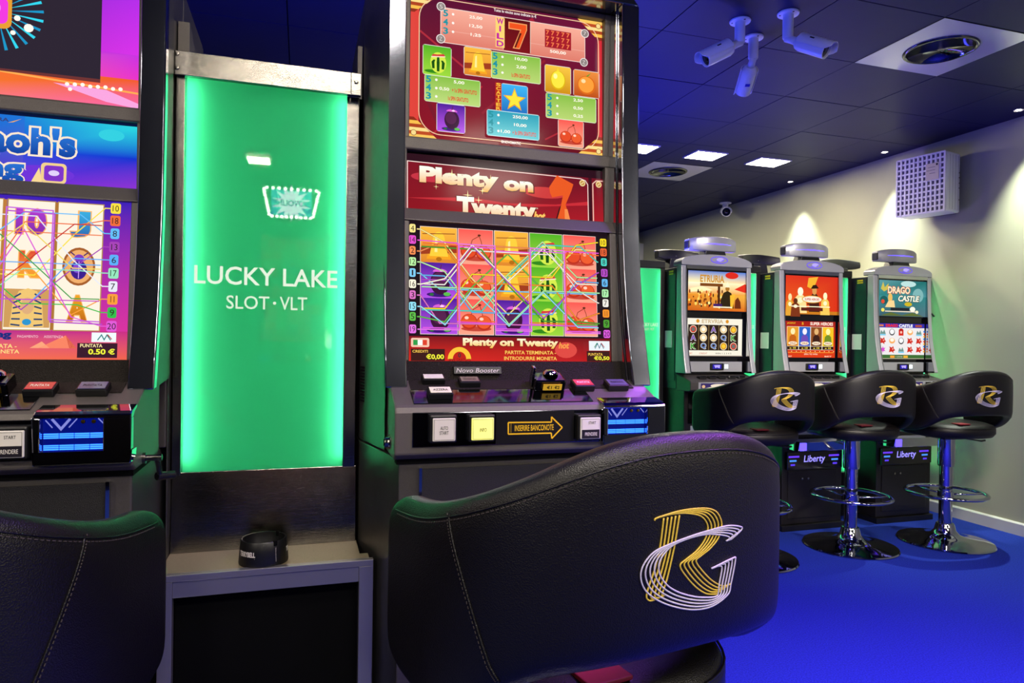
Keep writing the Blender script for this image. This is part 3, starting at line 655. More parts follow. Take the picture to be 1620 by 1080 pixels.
    cv.obj('menu_lettering', text('PAGAMENTO', .566, .602, 1.2475, 1.2525, '#f0c8d0') + text('ASSISTENZA', .612, .646, 1.2475, 1.2525, '#f0c8d0') + text("Ring", .505, .556, 1.243, 1.261, '#182a78', .05))
    cv.obj('agency_logo', rect(.697, .742, 1.240, 1.2598, '#e8f0f4') + line([(.708, 1.244), (.715, 1.255), (.720, 1.245), (.725, 1.255), (.732, 1.244)], .002, '#187a78') + line([(.726, 1.256), (.734, 1.246)], .0018, '#c03030'))
    cv.obj('message_lettering', text('PARTITA TERMINATA -', .44, .566, 1.2262, 1.2345, '#f6d080', .02) + text('INTRODURRE MONETA', .437, .571, 1.2155, 1.2235, '#f6d080', .02))
    cv.obj('stake_readout', rect(.672, .745, 1.2075, 1.2378, '#38182a') + text('PUNTATA', .677, .7175, 1.229, 1.2362, '#f6e0a0', .02) + text('0.50 €', .692, .7405, 1.2145, 1.2265, '#f0f03c', .03))

# ---------------------------------------------------------------- big slot machines in the near row
A_ORG = (.503, 1.75, 0)
def sloped(x, s, lift=0.0):       # a point on the sloping desk top; s 0 front .. 1 back
    y = 1.430 + .105 * s; z = 1.116 + .043 * s
    return Vector((x, y - lift * .379, z + lift * .925))
DN = Vector((0, -.379, .925)); DS = Vector((0, .925, .379))
def machine_near(dx, label, draw, group):
    m = thing('slot_machine', label, 'slot machine', (A_ORG[0] + dx, A_ORG[1], 0), group, A_ORG)
    MB().box(.2, .806, 1.447, 2.20, .05, 1.0).build('base_cabinet', 'dark_powder', m, bevel=.004)
    MB().box(.215, .79, 1.49, 2.18, 0, .05).build('plinth', 'black', m)
    rc = MB().box(.247, .765, 1.443, 1.449, .22, .977).build('lower_panel', 'fine_mesh', m)
    MB().box(.2425, .2485, 1.436, 1.449, .22, .98).box(.7635, .77, 1.436, 1.449, .22, .98).box(.2425, .77, 1.438, 1.449, .21, .222).build('panel_trim', 'chrome', rc)
    body = MB().box(.186, .82, 1.702, 2.20, 1.0, 2.115).build('upper_cabinet', 'dark_powder', m, bevel=.004)
    MB().box(.82, .823, 1.704, 1.84, .04, 2.10).build('side_panel', 'side_metal', body, bevel=.001)
    MB().box(.82, .823, 1.846, 2.19, .04, 2.10).build('side_panel', 'side_metal', body, bevel=.001)
    MB().prism([(.181, 1.545), (.141, 1.742), (.141, 2.19), (.186, 2.19)], 'z', 1.002, 2.11).build('side_flank', 'side_metal', m, bevel=.002)
    MB().prism([(.1995, 1.452), (.141, 1.742), (.141, 2.19), (.1995, 2.19)], 'z', .03, .998).build('side_flank', 'side_metal', m, bevel=.002)
    vent = MB()
    for r in range(12):
        for c in range(4):
            vent.box(.1478 - c * .0019 - .002, .1478 - c * .0019 + .004, 1.708 + c * .0095 - .004, 1.708 + c * .0095 + .002, 1.098 + r * .0075, 1.1022 + r * .0075)
    vent.build('vent_slots', 'void', body)
    # chrome pillars with the bowed front, joined over the top
    fr = [(1.505, 1.147), (1.528, 1.235), (1.548, 1.32), (1.566, 1.43), (1.578, 1.53), (1.588, 1.75), (1.597, 2.13)]
    for a, b in ((.176, .225), (.782, .83)):
        MB().prism(fr + [(y + .03, z) for y, z in reversed(fr)], 'x', a, b).build('side_pillar', 'pillar', m, smooth=True, bevel=.003)
        MB().prism([(y + .031, z) for y, z in fr] + [(1.702, 2.125), (1.702, 1.160)], 'x', a + (.004 if a < .5 else .0), b - (.004 if a > .5 else .0)).build('side_cheek', 'dark_powder', m)
    for a, b in ((.2252, .2290), (.7780, .7818)):
        MB().prism([(y + .0305, z) for y, z in fr] + [(1.66, 2.125), (1.66, 1.205), (1.57, 1.16)], 'x', a, b).build('inner_trim', 'chrome', m)
    MB().prism([(.176, 2.13), (.83, 2.13), (.80, 2.165), (.206, 2.165)], 'y', 1.597, 1.72).build('top_rail', 'pillar', m, bevel=.003)
    # bezels
    def bars(name, lst):
        for x0, x1, y, z0, z1 in lst: MB().box(x0, x1, y, y + .03, z0, z1).build(name, 'grey_powder', m, bevel=.0025)
    bars('pay_table_bezel', [(.2255, .2445, 1.662, 1.72, 2.129), (.763, .7818, 1.662, 1.72, 2.129), (.2445, .763, 1.662, 2.116, 2.129)])
    MB().prism([(1.655, 1.718), (1.655, 1.750), (1.668, 1.752), (1.69, 1.752), (1.69, 1.718)], 'x', .2255, .7818).build('lower_rail', 'grey_powder', m, bevel=.004)
    bars('title_bezel', [(.2255, .238, 1.650, 1.57, 1.718), (.764, .7818, 1.650, 1.57, 1.718)])
    MB().prism([(1.610, 1.538), (1.632, 1.570), (1.67, 1.572), (1.67, 1.538)], 'x', .2255, .7818).build('middle_rail', 'grey_powder', m, bevel=.003)
    MB().prism([(1.588, 1.203), (1.614, 1.538), (1.65, 1.538), (1.65, 1.203)], 'x', .2255, .2405).build('reel_bezel', 'grey_powder', m, bevel=.0025)
    MB().prism([(1.588, 1.203), (1.614, 1.538), (1.65, 1.538), (1.65, 1.203)], 'x', .7625, .7818).build('reel_bezel', 'grey_powder', m, bevel=.0025)
    draw(m)
    # speaker strip with name plate
    sp = MB().prism([(1.56, 1.152), (1.575, 1.2035), (1.66, 1.2035), (1.66, 1.152)], 'x', .2255, .7818).build('speaker_strip', 'mesh', m)
    pl = MB().prism([(1.5565, 1.1745), (1.562, 1.192), (1.575, 1.192), (1.57, 1.1745)], 'x', .3415, .4585).build('name_plate', 'black', sp, bevel=.001)
    cv = Canvas(pl, 1.5565, 1.1745, 1.562, 1.192, ink='print')
    cv.obj('lettering', text('Novo Booster', .347, .451, 1.178, 1.188, '#c8c0bc', 0, .3))
    # desk
    desk = MB().prism([(1.42, 1.012), (1.42, 1.100), (1.424, 1.111), (1.43, 1.116), (1.535, 1.159), (1.66, 1.159), (1.66, 1.0), (1.44, 1.0)], 'x', .187, .813).build('desk', 'grey_powder', m, bevel=.004)
    cm = MB().prism([(1.445, .988), (1.445, 1.0), (1.60, 1.0), (1.60, .988)], 'x', .195, .808).build('desk_gap', 'void', m)
    q = lambda x, s, l: tuple(sloped(x, s, l))
    pm = MB(); obox(pm, sloped(.5035, .80, .001), (EX, DS, DN), (.272, .0225, .001)); pm.build('desk_mesh', 'mesh', desk)
    pm = MB(); obox(pm, sloped(.435, .30, .001), (EX, DS, DN), (.207, .032, .0012)); pm.build('desk_mirror', 'dark_chrome', desk, bevel=.0008)
    for nm, x, s, w, d, capc, txt in (('round_up_button', .286, .93, .026, .014, '#e8e4da', ''), ('collect_button', .290, .33, .027, .017, '#f0ecd0', 'AZZERA'), ('menu_button', .367, .80, .0245, .015, '#6a625e', 'GIOCO'),
                                      ('bet_button', .640, .62, .026, .018, '#c83a48', 'PUNTATA'), ('bet_button', .728, .62, .027, .018, '#5a5678', 'PUNTATA')):
        b = MB(); obox(b, sloped(x, s, .008), (EX, DS, DN), (w, d, .008)); bo = b.build(nm, 'black', m, bevel=.003)
        c = MB(); obox(c, sloped(x, s, .0165), (EX, DS, DN), (w - .0035, d - .0035, .001)); cp = c.build('button_cap', mat(nm + '_cap', capc, .2, coat=.4), bo, bevel=.0008)
        if txt:
            lift = [.0178]
            cv = Canvas(cp, 0, 0, 0, 1, ink='print', fn=lambda xx, ss, l: tuple(sloped(xx, ss, .0177 + l)))
            cv.obj('lettering', text(txt, x - w * .6, x + w * .6, s - .05, s + .03, '#f4ece4' if capc == '#c83a48' else '#2a2628', .01))
    # coin head
    cb = MB(); obox(cb, sloped(.553, .70, .014), (EX, DS, DN), (.038, .024, .014)); ch = cb.build('coin_head', 'dark_chrome', m, bevel=.004)
    d_ = MB(); d_.lathe([(.0, .012), (.010, .011), (.017, .006), (.019, 0)], sloped(.562, .80, .028), 20); d_.build('coin_dome', 'chrome', ch, smooth=True)
    cl = MB(); obox(cl, sloped(.515, .72, .026), (EX, DS, DN), (.0035, .008, .026)); cl.build('coin_lever', 'chrome', ch, bevel=.0015)
    lp = MB(); obox(lp, sloped(.556, .455, .0135) + Vector((0, -.0012, 0)), (EX, DN, DS), (.023, .0075, .0008)); lo = lp.build('price_label', mat('yellow_label', '#f0c428', .5), ch)
    def lab(x, h, l): p = sloped(.556, .455, .0135); p = p + EX * x + DN * h - DS * (.0009 + l) + Vector((0, -.0012, 0)); return tuple(p)
    Canvas(lo, 0, 0, 0, 1, ink='print', fn=lab).obj('lettering', text('€1', -.014, -.002, -.004, .004, '#201c10', .02) + text('€2', .005, .017, -.004, .004, '#201c10', .02))
    # front plate, push buttons, arrow sign
    fp = MB().box(.2235, .654, 1.4165, 1.421, 1.028, 1.101).build('front_plate', 'dark_chrome', m, bevel=.0015)
    def push(nm, x0, x1, z0, z1, face, txts):
        b = MB().box(x0, x1, 1.4, 1.419, z0, z1).build(nm, 'black', m, bevel=.004)
        f = MB().box(x0 + .006, x1 - .004, 1.3965, 1.402, z0 + .004, z1 - .007).build('button_face', face, b, bevel=.002)
        cv = Canvas(f, 1.3965, 1, 1.3965, 1.1, ink='print')
        xa, xb, za, zb = x0 + .006, x1 - .004, z0 + .004, z1 - .007
        cv.obj('frame_line', outline([(xa + .003, za + .003), (xb - .003, za + .003), (xb - .003, zb - .003), (xa + .003, zb - .003)], .0006, '#3a3634'))
        return f, cv, (xa, xb, za, zb)
    f, cv, b = push('auto_start_button', .257, .3155, 1.038, 1.0975, mat('auto_face', '#cfc9be', .3, emit='#cfc6b4', es=.12), ())
    cv.obj('lettering', text('AUTO', .279, .295, 1.066, 1.0735, '#1c1a1a', .004) + text('START', .2775, .2965, 1.056, 1.0635, '#1c1a1a', .004))
    f, cv, b = push('info_button', .3405, .3995, 1.038, 1.0965, mat('info_face', '#d8d888', .3, emit='#e4e460', es=.75), ())
    cv.obj('lettering', text('INFO', .3645, .379, 1.060, 1.068, '#4a4a2a', .004))
    f, cv, b = push('start_button', .5905, .649, 1.033, 1.092, mat('start_face', '#d4cec6', .3, emit='#d0c8c0', es=.12), ())
    cv.obj('lettering', text('START', .615, .633, 1.0705, 1.0765, '#1c1a1a', .004) + rect(.5995, .6425, 1.0385, 1.058, '#1e1a24') + text('PRENDERE', .607, .6365, 1.0445, 1.052, '#e8e2da', .004))
    cv = Canvas(fp, 1.4165, 1, 1.4165, 1.1, ink='print')
    ar = [(.4335, 1.0505), (.5340, 1.0500), (.5352, 1.0378), (.560, 1.0620), (.5338, 1.0862), (.5340, 1.0745), (.4332, 1.0758)]
    cv.obj('plate_print', rect(.405, .588, 1.0295, 1.0995, '#0d0c0e'))
    cv.obj('arrow_sign', pg(ar, '#141210') + outline(ar, .003, '#f0c020') + rect(.4385, .4405, 1.053, 1.073, '#8a7018') + text('INSERIRE BANCONOTE', .4483, .5394, 1.0565, 1.0695, '#f2c624', .008))
    # banknote reader
    br = MB().box(.6555, .8125, 1.403, 1.44, 1.019, 1.042).box(.6555, .667, 1.403, 1.44, 1.042, 1.104).box(.766, .8125, 1.403, 1.44, 1.042, 1.104).prism([(1.403, 1.104), (1.403, 1.110), (1.412, 1.116), (1.45, 1.125), (1.46, 1.104)], 'x', .6555, .8125).build('banknote_reader', 'chrome', m, bevel=.002)
    MB().box(.667, .766, 1.4185, 1.419, 1.042, 1.104).build('reader_window', mat('reader_black', '#02040c', .2, emit='#0418a0', es=.5), br)
    for k, z in enumerate((1.0745, 1.071, 1.0675, 1.0535, 1.050, 1.0465)):
        for x0, x1 in ((.6685, .692), (.6935, .716), (.7175, .741), (.7425, .7645)):
            MB().box(x0, x1, 1.4165, 1.4185, z - .0011, z + .0011).build('light_bar', 'led_blue', br)
    cv = Canvas(br, 1.4180, 1, 1.4180, 1.1, ink='ink_soft')
    cv.obj('chevron', line([(.681, 1.102), (.6955, 1.0835), (.710, 1.102)], .0045, '#8a90e8') + line([(.671, 1.100), (.682, 1.086)], .002, '#8a90e8') + line([(.708, 1.086), (.721, 1.102)], .002, '#8a90e8') + line([(.755, 1.102), (.764, 1.092)], .002, '#8a90e8'))
    for x in (.731, .748): MB().lathe([(0, -.002), (.0035, -.0015), (.004, 0)], (x, 1.4165, 1.0965), 12, 'y').build('rivet', 'brass', br, smooth=True)
    # locks on the side
    lk = MB().lathe([(.0, -.012), (.012, -.012), (.013, -.004), (.016, 0)], (.187, 1.50, 1.028), 20, 'x').build('side_lock', 'steel', m, smooth=True)
    MB().box(.1735, .1755, 1.4985, 1.5015, 1.021, 1.035).build('keyhole', 'void', lk)
    lv = MB().lathe([(.011, 0), (.011, .006), (.0065, .007), (.0065, .034), (0, .036)], (.813, 1.50, 1.012), 16, 'x').build('side_latch', 'steel', m, smooth=True)
    MB().tube([(.838, 1.50, 1.012), (.838, 1.52, .99), (.838, 1.53, .975)], .005, 8).build('latch_arm', 'steel', lv, smooth=True)
    MB().tube([(.832, 1.535, .968), (.86, 1.56, .965)], .0085, 10).build('latch_knob', 'black', lv, smooth=True)
    hp = MB().box(.823, .826, 1.60, 1.63, 1.535, 1.60).build('hinge_plate', 'steel', m, bevel=.001)
    return m
near_main = machine_near(0, 'big slot machine with red fruit reels, behind the embroidered stool', screen_plenty, 'chrome-framed slot machines in the near row')
near_left = machine_near(-1.112, 'big slot machine with purple Egyptian screens, cut off at the left edge', screen_pharaoh, 'chrome-framed slot machines in the near row')

# ---------------------------------------------------------------- backlit divider with shelf between the near machines
def lightbox_core(m, x0, x1, z0, z1, y, led='green_led'):
    """box with white liner, led tubes down both edges and a translucent green front panel at y"""
    d = .10
    ln = MB().box(x0, x1, y + d, y + d + .004, z0, z1).box(x0, x1, y + .004, y + d, z0 - .004, z0).box(x0, x1, y + .004, y + d, z1, z1 + .004).box(x0 - .004, x0, y + .004, y + d, z0, z1).box(x1, x1 + .004, y + .004, y + d, z0, z1)
    ln.build('lightbox_liner', 'box_white', m)
    for x in (x0 + .006, x1 - .006):
        MB().box(x - .004, x + .004, y + .016, y + .026, z0 + .02, z1 - .02).build('led_tube', led, m)
    return MB().box(x0, x1, y, y + .003, z0, z1).build('green_panel', 'green_acrylic', m)

dv = thing('divider_stand', 'steel divider stand with glowing green panel and small shelf', 'divider', (-.07, 1.75, 0), None, (-.07, 1.75, 0))
gp = lightbox_core(dv, -.266, .101, .933, 1.875, 1.752)
cv = Canvas(gp, 1.752, 1, 1.752, 1.1, ink='ink_soft')
cv.obj('lettering', text('LUCKY LAKE', -.245, .083, 1.379, 1.423, '#f2ffe8', .012))
cv.obj('lettering', text('SLOT', -.174, -.077, 1.3215, 1.3535, '#eafce0', .006) ); cv.obj('lettering', text('VLT', -.053, .011, 1.3215, 1.3535, '#eafce0', .006))
cv.obj('lettering_dot', ell(-.0650, 1.3375, .0038, .0038, '#eafce0'))
MB().box(-.285, -.266, 1.728, 1.90, .93, 1.86).build('side_post', 'steel', dv, bevel=.0015)
MB().box(.101, .131, 1.747, 1.90, .93, 1.86).build('side_post', 'steel', dv, bevel=.0015)
hd = MB().box(-.2875, .108, 1.714, 1.728, 1.8535, 1.908).build('header_plate', 'steel', dv, bevel=.001)
hd2 = MB().box(.1085, .132, 1.714, 1.728, 1.8535, 1.908).build('header_end', 'steel', dv, bevel=.001)
for x, z in ((-.281, 1.900), (-.281, 1.868), (.120, 1.885)):
    MB().lathe([(0, -.003), (.004, -.002), (.005, 0)], (x, 1.714, z), 12, 'y').build('screw', 'steel', dv, smooth=True)
for a, b in ((-.2875, -.262), (.126, .138)):
    MB().prism([(1.760, 1.86), (1.760, 1.995), (1.80, 1.985), (1.96, 1.90), (1.96, 1.86)], 'x', a, b).build('rear_fin', 'grey_powder', dv, bevel=.001)
MB().box(-.2875, .135, 1.90, 1.93, .0, 1.86).build('back_board', 'void', dv)
MB().box(.1315, .140, 1.932, 1.95, .0, 1.86).build('gap_blackout', 'void', dv)  # black sheet added to keep the gap beside the post dark
MB().prism([(1.735, .747), (1.752, .9325), (1.768, .9325), (1.752, .747)], 'x', -.2875, .134).build('back_plate', 'steel', dv, bevel=.0008)
MB().box(-.2875, .136, 1.59, 1.74, .734, .747).build('shelf', 'shelf', dv)
MB().box(-.282, .163, 1.575, 1.592, .734, .7485).build('shelf_nosing', 'rail', dv, bevel=.001)
MB().prism([(1.592, .734), (1.592, .747), (1.63, .747), (1.63, .734)], 'x', .136, .155).build('shelf_end', 'shelf', dv)
MB().box(-.256, .131, 1.578, 1.592, .699, .734).build('front_rail', 'rail', dv, bevel=.001)
MB().box(-.284, -.256, 1.576, 1.60, .0, .734).build('front_leg', 'rail', dv, bevel=.001)
MB().box(.131, .163, 1.576, 1.60, .0, .734).build('front_leg', 'rail', dv, bevel=.001)
MB().box(-.256, .131, 1.612, 1.62, .02, .734).build('front_door', 'void', dv)
MB().box(-.284, -.28, 1.60, 1.90, .0, .734).build('side_wall', 'void', dv)
MB().box(.127, .131, 1.60, 1.90, .0, .734).build('side_wall', 'void', dv)

# ashtray on the shelf
AX, AY, AZ = -.077, 1.632, .7475
at_ = thing('ashtray', 'black round ashtray with white print on the steel shelf', 'ashtray', (AX, AY, AZ))
prof_o = [(.0, .0), (.053, .0), (.0535, .004), (.0515, .030), (.0495, .052), (.0480, .054), (.0455, .053), (.0450, .040), (.040, .022), (.020, .012), (.0, .010)]
bm_ = MB().lathe(prof_o, (AX, AY, AZ), 48)
bo = bm_.build('bowl', 'black', at_, smooth=True)
# cigarette notches cut as dark clips on the rim, with the seam below
for ang in (-58, 52):
    a = math.radians(ang); ax = (Vector((math.cos(a), math.sin(a), 0)), Vector((-math.sin(a), math.cos(a), 0)), EZ)
    nb = MB(); obox(nb, Vector((AX, AY, AZ)) + ax[0] * .0478 + EZ * .0495, ax, (.0035, .0042, .0055)); nb.build('cigarette_notch', 'void', bo, bevel=.001)
def wrap(a0, scale):
    def fn(x, z, l):
        r = .0535 - z * .075 + .0002 + l; a = a0 + x / .052
        return (AX + r * math.cos(a), AY + r * math.sin(a), AZ + z)
    return fn
for a0 in (math.radians(-158), math.radians(-40 + 20), math.radians(90)):
    cvx = Canvas(bo, 0, 0, 0, 1, ink='print', fn=wrap(a0, 1))
    cvx.obj('lettering', text('TERRYBELL', 0, .046, .023, .034, '#d6cec8', .04) + rect(.004, .045, .0195, .0208, '#c8c0bc'))
cvx = Canvas(bo, 0, 0, 0, 1, ink='print', fn=lambda x, z, l: wrap(math.radians(-58), 1)(z, x, l))
cvx.obj('lettering', text('www.terrybell', .010, .040, -.0015, .0015, '#b8b0ac'))

# ---------------------------------------------------------------- tub stools
SA_, SB_, SARM, ST = .285, .28, .13, .058
def u_curve():
    pts = [(-SA_, SARM - i * SARM / 30) for i in range(30)]
    for i in range(241):
        t = math.pi * i / 240; c = -math.cos(t)
        pts.append((SA_ * math.copysign(abs(c) ** .75, c), -SB_ * abs(math.sin(t)) ** .75))
    pts += [(SA_, (i + 1) * SARM / 30) for i in range(30)]
    d = [0]
    for a, b in zip(pts[:-1], pts[1:]): d.append(d[-1] + math.hypot(b[0] - a[0], b[1] - a[1]))
    half = d[-1] / 2
    return pts, [x - half for x in d], half
UP, UD, UH = u_curve()
def u_at(s):
    s = max(-UH, min(UH, s)); lo, hi = 0, len(UD) - 1
    while hi - lo > 1:
        m = (lo + hi) // 2
        if UD[m] <= s: lo = m
        else: hi = m
    t = (s - UD[lo]) / max(1e-9, UD[hi] - UD[lo])
    p = Vector((UP[lo][0] + (UP[hi][0] - UP[lo][0]) * t, UP[lo][1] + (UP[hi][1] - UP[lo][1]) * t))
    return p
def u_frame(s):
    p = u_at(s); e = .03; t = (u_at(s + e) - u_at(s - e)).normalized()
    return p, Vector((t.y, -t.x))          # outward normal
def interp(x, tab):
    x = abs(x)
    for (a, b), (c, d) in zip(tab[:-1], tab[1:]):
        if x <= c:
            t = (x - a) / (c - a); t = t * t * (3 - 2 * t) if False else t
            return b + (d - b) * t
    return tab[-1][1]
ZT = [(0, 1.142), (.05, 1.1415), (.10, 1.136), (.166, 1.1185), (.22, 1.096), (.276, 1.074), (.34, 1.052), (.42, 1.030), (.50, 1.018), (.62, 1.010)]
ZB = [(0, .862), (.10, .860), (.20, .850), (.26, .825), (.32, .785), (.38, .755), (.45, .742), (.60, .74)]
def smooth_tab(s, tab): return sum(interp(abs(s) + k * .012, tab) for k in (-3, -2, -1, 0, 1, 2, 3)) / 7 if abs(s) > .036 else sum(interp(abs(abs(s) + k * .012), tab) for k in (-3, -2, -1, 0, 1, 2, 3)) / 7
def end_round(s, r=.075):
    d = UH - abs(s)
    return 1.0 if d >= r else math.sqrt(max(0, 1 - (1 - d / r) ** 2))
def shell_pt(s, z, out=0.0):
    p, n = u_frame(s); zt, zb = smooth_tab(s, ZT), smooth_tab(s, ZB); mid, hh = (zt + zb) / 2, (zt - zb) / 2
    q = min(1.0, abs((z - mid) / hh)); k = (1 - q ** 7) ** (1 / 2.6) if q < 1 else 0
    # slight outward lean of the back towards the top
    off = -ST / 2 + ST / 2 * k + out
    return Vector((p.x + n.x * off, p.y + n.y * off, z))
def make_stool(label, group):
    t = thing('bar_stool', label, 'stool', (0, 0, 0), group)
    mb = MB(); N = 120; Mn = 36; ring = []
    for i in range(N + 1):
        # denser towards the ends
        s = UH * math.sin(math.pi / 2 * (2 * i / N - 1)) * .999
        p, n = u_frame(s); zt, zb = smooth_tab(s, ZT), smooth_tab(s, ZB); mid, hh = (zt + zb) / 2, (zt - zb) / 2
        er = max(.02, end_round(s)); er2 = max(.02, end_round(s, .03)); row = []
        for k in range(Mn):
            a = 2 * math.pi * k / Mn; ca, sa = math.cos(a), math.sin(a)
            nn = math.copysign(abs(ca) ** (2 / 2.6), ca) * ST / 2 * er2 - ST / 2
            zz = mid + math.copysign(abs(sa) ** (2 / 7), sa) * hh * (er * .35 + .65 if er < 1 else 1)
            row.append(len(mb.v)); mb.v.append((p.x + n.x * nn, p.y + n.y * nn, zz))
        ring.append(row)
    for i in range(N):
        for k in range(Mn):
            mb.f.append((ring[i][k], ring[i][(k + 1) % Mn], ring[i + 1][(k + 1) % Mn], ring[i + 1][k])); mb.c.append(None)
    mb.f.append(tuple(ring[0])); mb.f.append(tuple(reversed(ring[N]))); mb.c += [None, None]
    back = mb.build('backrest', 'leather', t, smooth='all')
    # seam under the rolled top edge and down each side
    top = [s for s in [UH * (i / 70 * 2 - 1) for i in range(71)] if abs(s) < UH - .05]
    sm = MB().tube([tuple(shell_pt(s, smooth_tab(s, ZT) - .0215, .0008)) for s in top], .0013, 5); sm.build('top_seam', 'leather', back, smooth='all')
    st = MB()
    n = 150
    for i in range(n):
        s = -(UH - .06) + (2 * UH - .12) * i / n; s2 = s + (2 * UH - .12) / n * .55
        st.tube([tuple(shell_pt(s, smooth_tab(s, ZT) - .026, .0006)), tuple(shell_pt(s2, smooth_tab(s2, ZT) - .026, .0006))], .0009, 4)
    o = st.build('stitching', 'thread_grey', back); o['kind'] = 'stuff'
    for sg in (-1, 1):
        pts = [(.356, 1.030), (.337, .988), (.307, .9235), (.277, .857), (.262, .835)]
        L = []
        for (a, b), (c, d) in zip(pts[:-1], pts[1:]): L += [(a + (c - a) * k / 6, b + (d - b) * k / 6) for k in range(6)]
        MB().tube([tuple(shell_pt(sg * a, b, .0004)) for a, b in L], .0017, 5).build('side_seam', 'leather', back, smooth='all')
        sd = MB()
        for a, b in zip(L[:-1], L[1:]):
            for q in (0, .5):
                s1 = (a[0] + (b[0] - a[0]) * q, a[1] + (b[1] - a[1]) * q); s2 = (a[0] + (b[0] - a[0]) * (q + .28), a[1] + (b[1] - a[1]) * (q + .28))
                sd.tube([tuple(shell_pt(sg * (s1[0] + .005), s1[1], .0006)), tuple(shell_pt(sg * (s2[0] + .005), s2[1], .0006))], .0008, 4)
        o = sd.build('stitching', 'thread_grey', back); o['kind'] = 'stuff'
    # embroidered monogram, five threads a stroke
    RA = [(-0.0708, 1.04), (-0.0687, 1.0427), (-0.0532, 1.0456), (-0.0353, 1.0482), (-0.0126, 1.0488), (0.0109, 1.047), (0.0272, 1.0412), (0.0361, 1.0303), (0.0376, 1.0195), (0.0316, 1.0059), (0.0179, 0.9949), (0.0031, 0.9879), (-0.0055, 0.9824), (0.0045, 0.9691), (0.0228, 0.9528), (0.0419, 0.9429), (0.0561, 0.9432)]
    RB = [(-0.0708, 1.04), (-0.0687, 1.0424), (-0.0532, 1.045), (-0.0389, 1.0456), (-0.0222, 1.0443), (-0.0067, 1.0411), (0.0031, 1.0371), (0.0109, 1.0295), (0.0138, 1.0202), (0.0082, 1.0066), (-0.0048, 0.9949), (-0.021, 0.9868), (-0.0312, 0.9801), (-0.0225, 0.9664), (-0.0048, 0.949), (0.0131, 0.9379), (0.0315, 0.9344)]
    SA = [(-0.0575, 1.042), (-0.0621, 1.0078), (-0.0693, 0.9813), (-0.0774, 0.9608), (-0.0808, 0.9483), (-0.0763, 0.9428), (-0.0687, 0.9432)]
    SB = [(-0.0334, 1.0432), (-0.04, 1.0082), (-0.0464, 0.9828), (-0.0517, 0.9647), (-0.0567, 0.9524), (-0.0581, 0.9474), (-0.0523, 0.9463)]
    GA = [(0.0547, 1.0015), (0.0754, 1.0116), (0.0721, 1.0162), (0.0488, 1.0204), (0.0155, 1.0185), (-0.0158, 1.0148), (-0.0472, 1.0091), (-0.0714, 1.0016), (-0.086, 0.9874), (-0.0894, 0.9721), (-0.0822, 0.9556), (-0.0635, 0.9411), (-0.0366, 0.9291), (-0.0062, 0.921), (0.0236, 0.9204), (0.0508, 0.9307), (0.0561, 0.9435), (0.0638, 0.973), (0.0586, 0.9765), (0.0205, 0.969)]
    GB = [(0.046, 1.0009), (0.0518, 1.0032), (0.049, 1.0065), (0.034, 1.0106), (0.0116, 1.0141), (-0.0158, 1.0129), (-0.04, 1.0082), (-0.0541, 1.0004), (-0.0635, 0.9878), (-0.0624, 0.9733), (-0.0516, 0.9589), (-0.0333, 0.9472), (-0.0065, 0.9374), (0.0172, 0.9327), (0.0285, 0.9319), (0.0326, 0.9339), (0.0344, 0.9457), (0.0388, 0.9655), (0.0349, 0.9703), (0.0205, 0.969)]
    def cr(P, sub=6):
        out = []
        for i in range(len(P) - 1):
            p0, p1, p2, p3 = P[max(i - 1, 0)], P[i], P[i + 1], P[min(i + 2, len(P) - 1)]
            for k in range(sub):
                u = k / sub
                out.append(tuple(.5 * (2 * p1[q] + (p2[q] - p0[q]) * u + (2 * p0[q] - 5 * p1[q] + 4 * p2[q] - p3[q]) * u * u + (3 * p1[q] - p0[q] - 3 * p2[q] + p3[q]) * u ** 3) for q in (0, 1)))
        return out + [P[-1]]
    for nm, pairs, mt, lift in (('gold_embroidery', ((RA, RB), (SA, SB)), 'thread_gold', .0006), ('silver_embroidery', ((GA, GB),), 'thread_silver', .0012)):
        eb = MB()
        for A, B in pairs:
            for k in range(5):
                f = k / 4; P = [(a[0] * (1 - f) + b[0] * f, a[1] * (1 - f) + b[1] * f) for a, b in zip(A, B)]
                eb.tube([tuple(shell_pt(s, z, lift)) for s, z in cr(P)], .00115, 5)
        eb.build(nm, mt, back, smooth='all')
    # seat cushion
    def se(r, n=48, e=.8):
        out = []
        for i in range(n):
            a = 2 * math.pi * i / n; out.append((math.copysign(abs(math.cos(a)) ** e, math.cos(a)) * .222 * r, math.copysign(abs(math.sin(a)) ** e, math.sin(a)) * .235 * r + .015))
        return out
    sb = MB(); rows = []
    for r, z in ((.0, .705), (.80, .705), (.94, .712), (1.0, .735), (1.0, .765), (.95, .785), (.82, .797), (.5, .803), (.0, .805)):
        rows.append([len(sb.v) + k for k in range(48)]); sb.v += [(x, y, z) for x, y in se(max(r, .001))]
    for a, b in zip(rows[:-1], rows[1:]):
        for k in range(48): sb.f.append((a[k], a[(k + 1) % 48], b[(k + 1) % 48], b[k])); sb.c.append(None)
    seat = sb.build('seat', 'leather', t, smooth='all')
    MB().tube([(x, y, .774) for x, y in se(.992)], .0022, 5, True).build('seat_piping', 'leather', seat, smooth='all')
    rp = MB(); rp.box(-.10, -.03, -.19, -.13, .796, .803); rp.build('red_patch', 'red_fabric', seat, bevel=.002)
    MB().box(-.11, .11, -.10, .14, .690, .706).build('mounting_plate', 'black', t, bevel=.004)
    MB().lathe([(.034, .12), (.034, .69)], (0, 0, 0), 24).build('pole', 'chrome', t, smooth=True)
    MB().lathe([(.0235, .50), (.042, .50), (.044, .52), (.044, .69), (.03, .692)], (0, 0, 0), 24).build('gas_lift_sleeve', 'chrome', t, smooth=True)
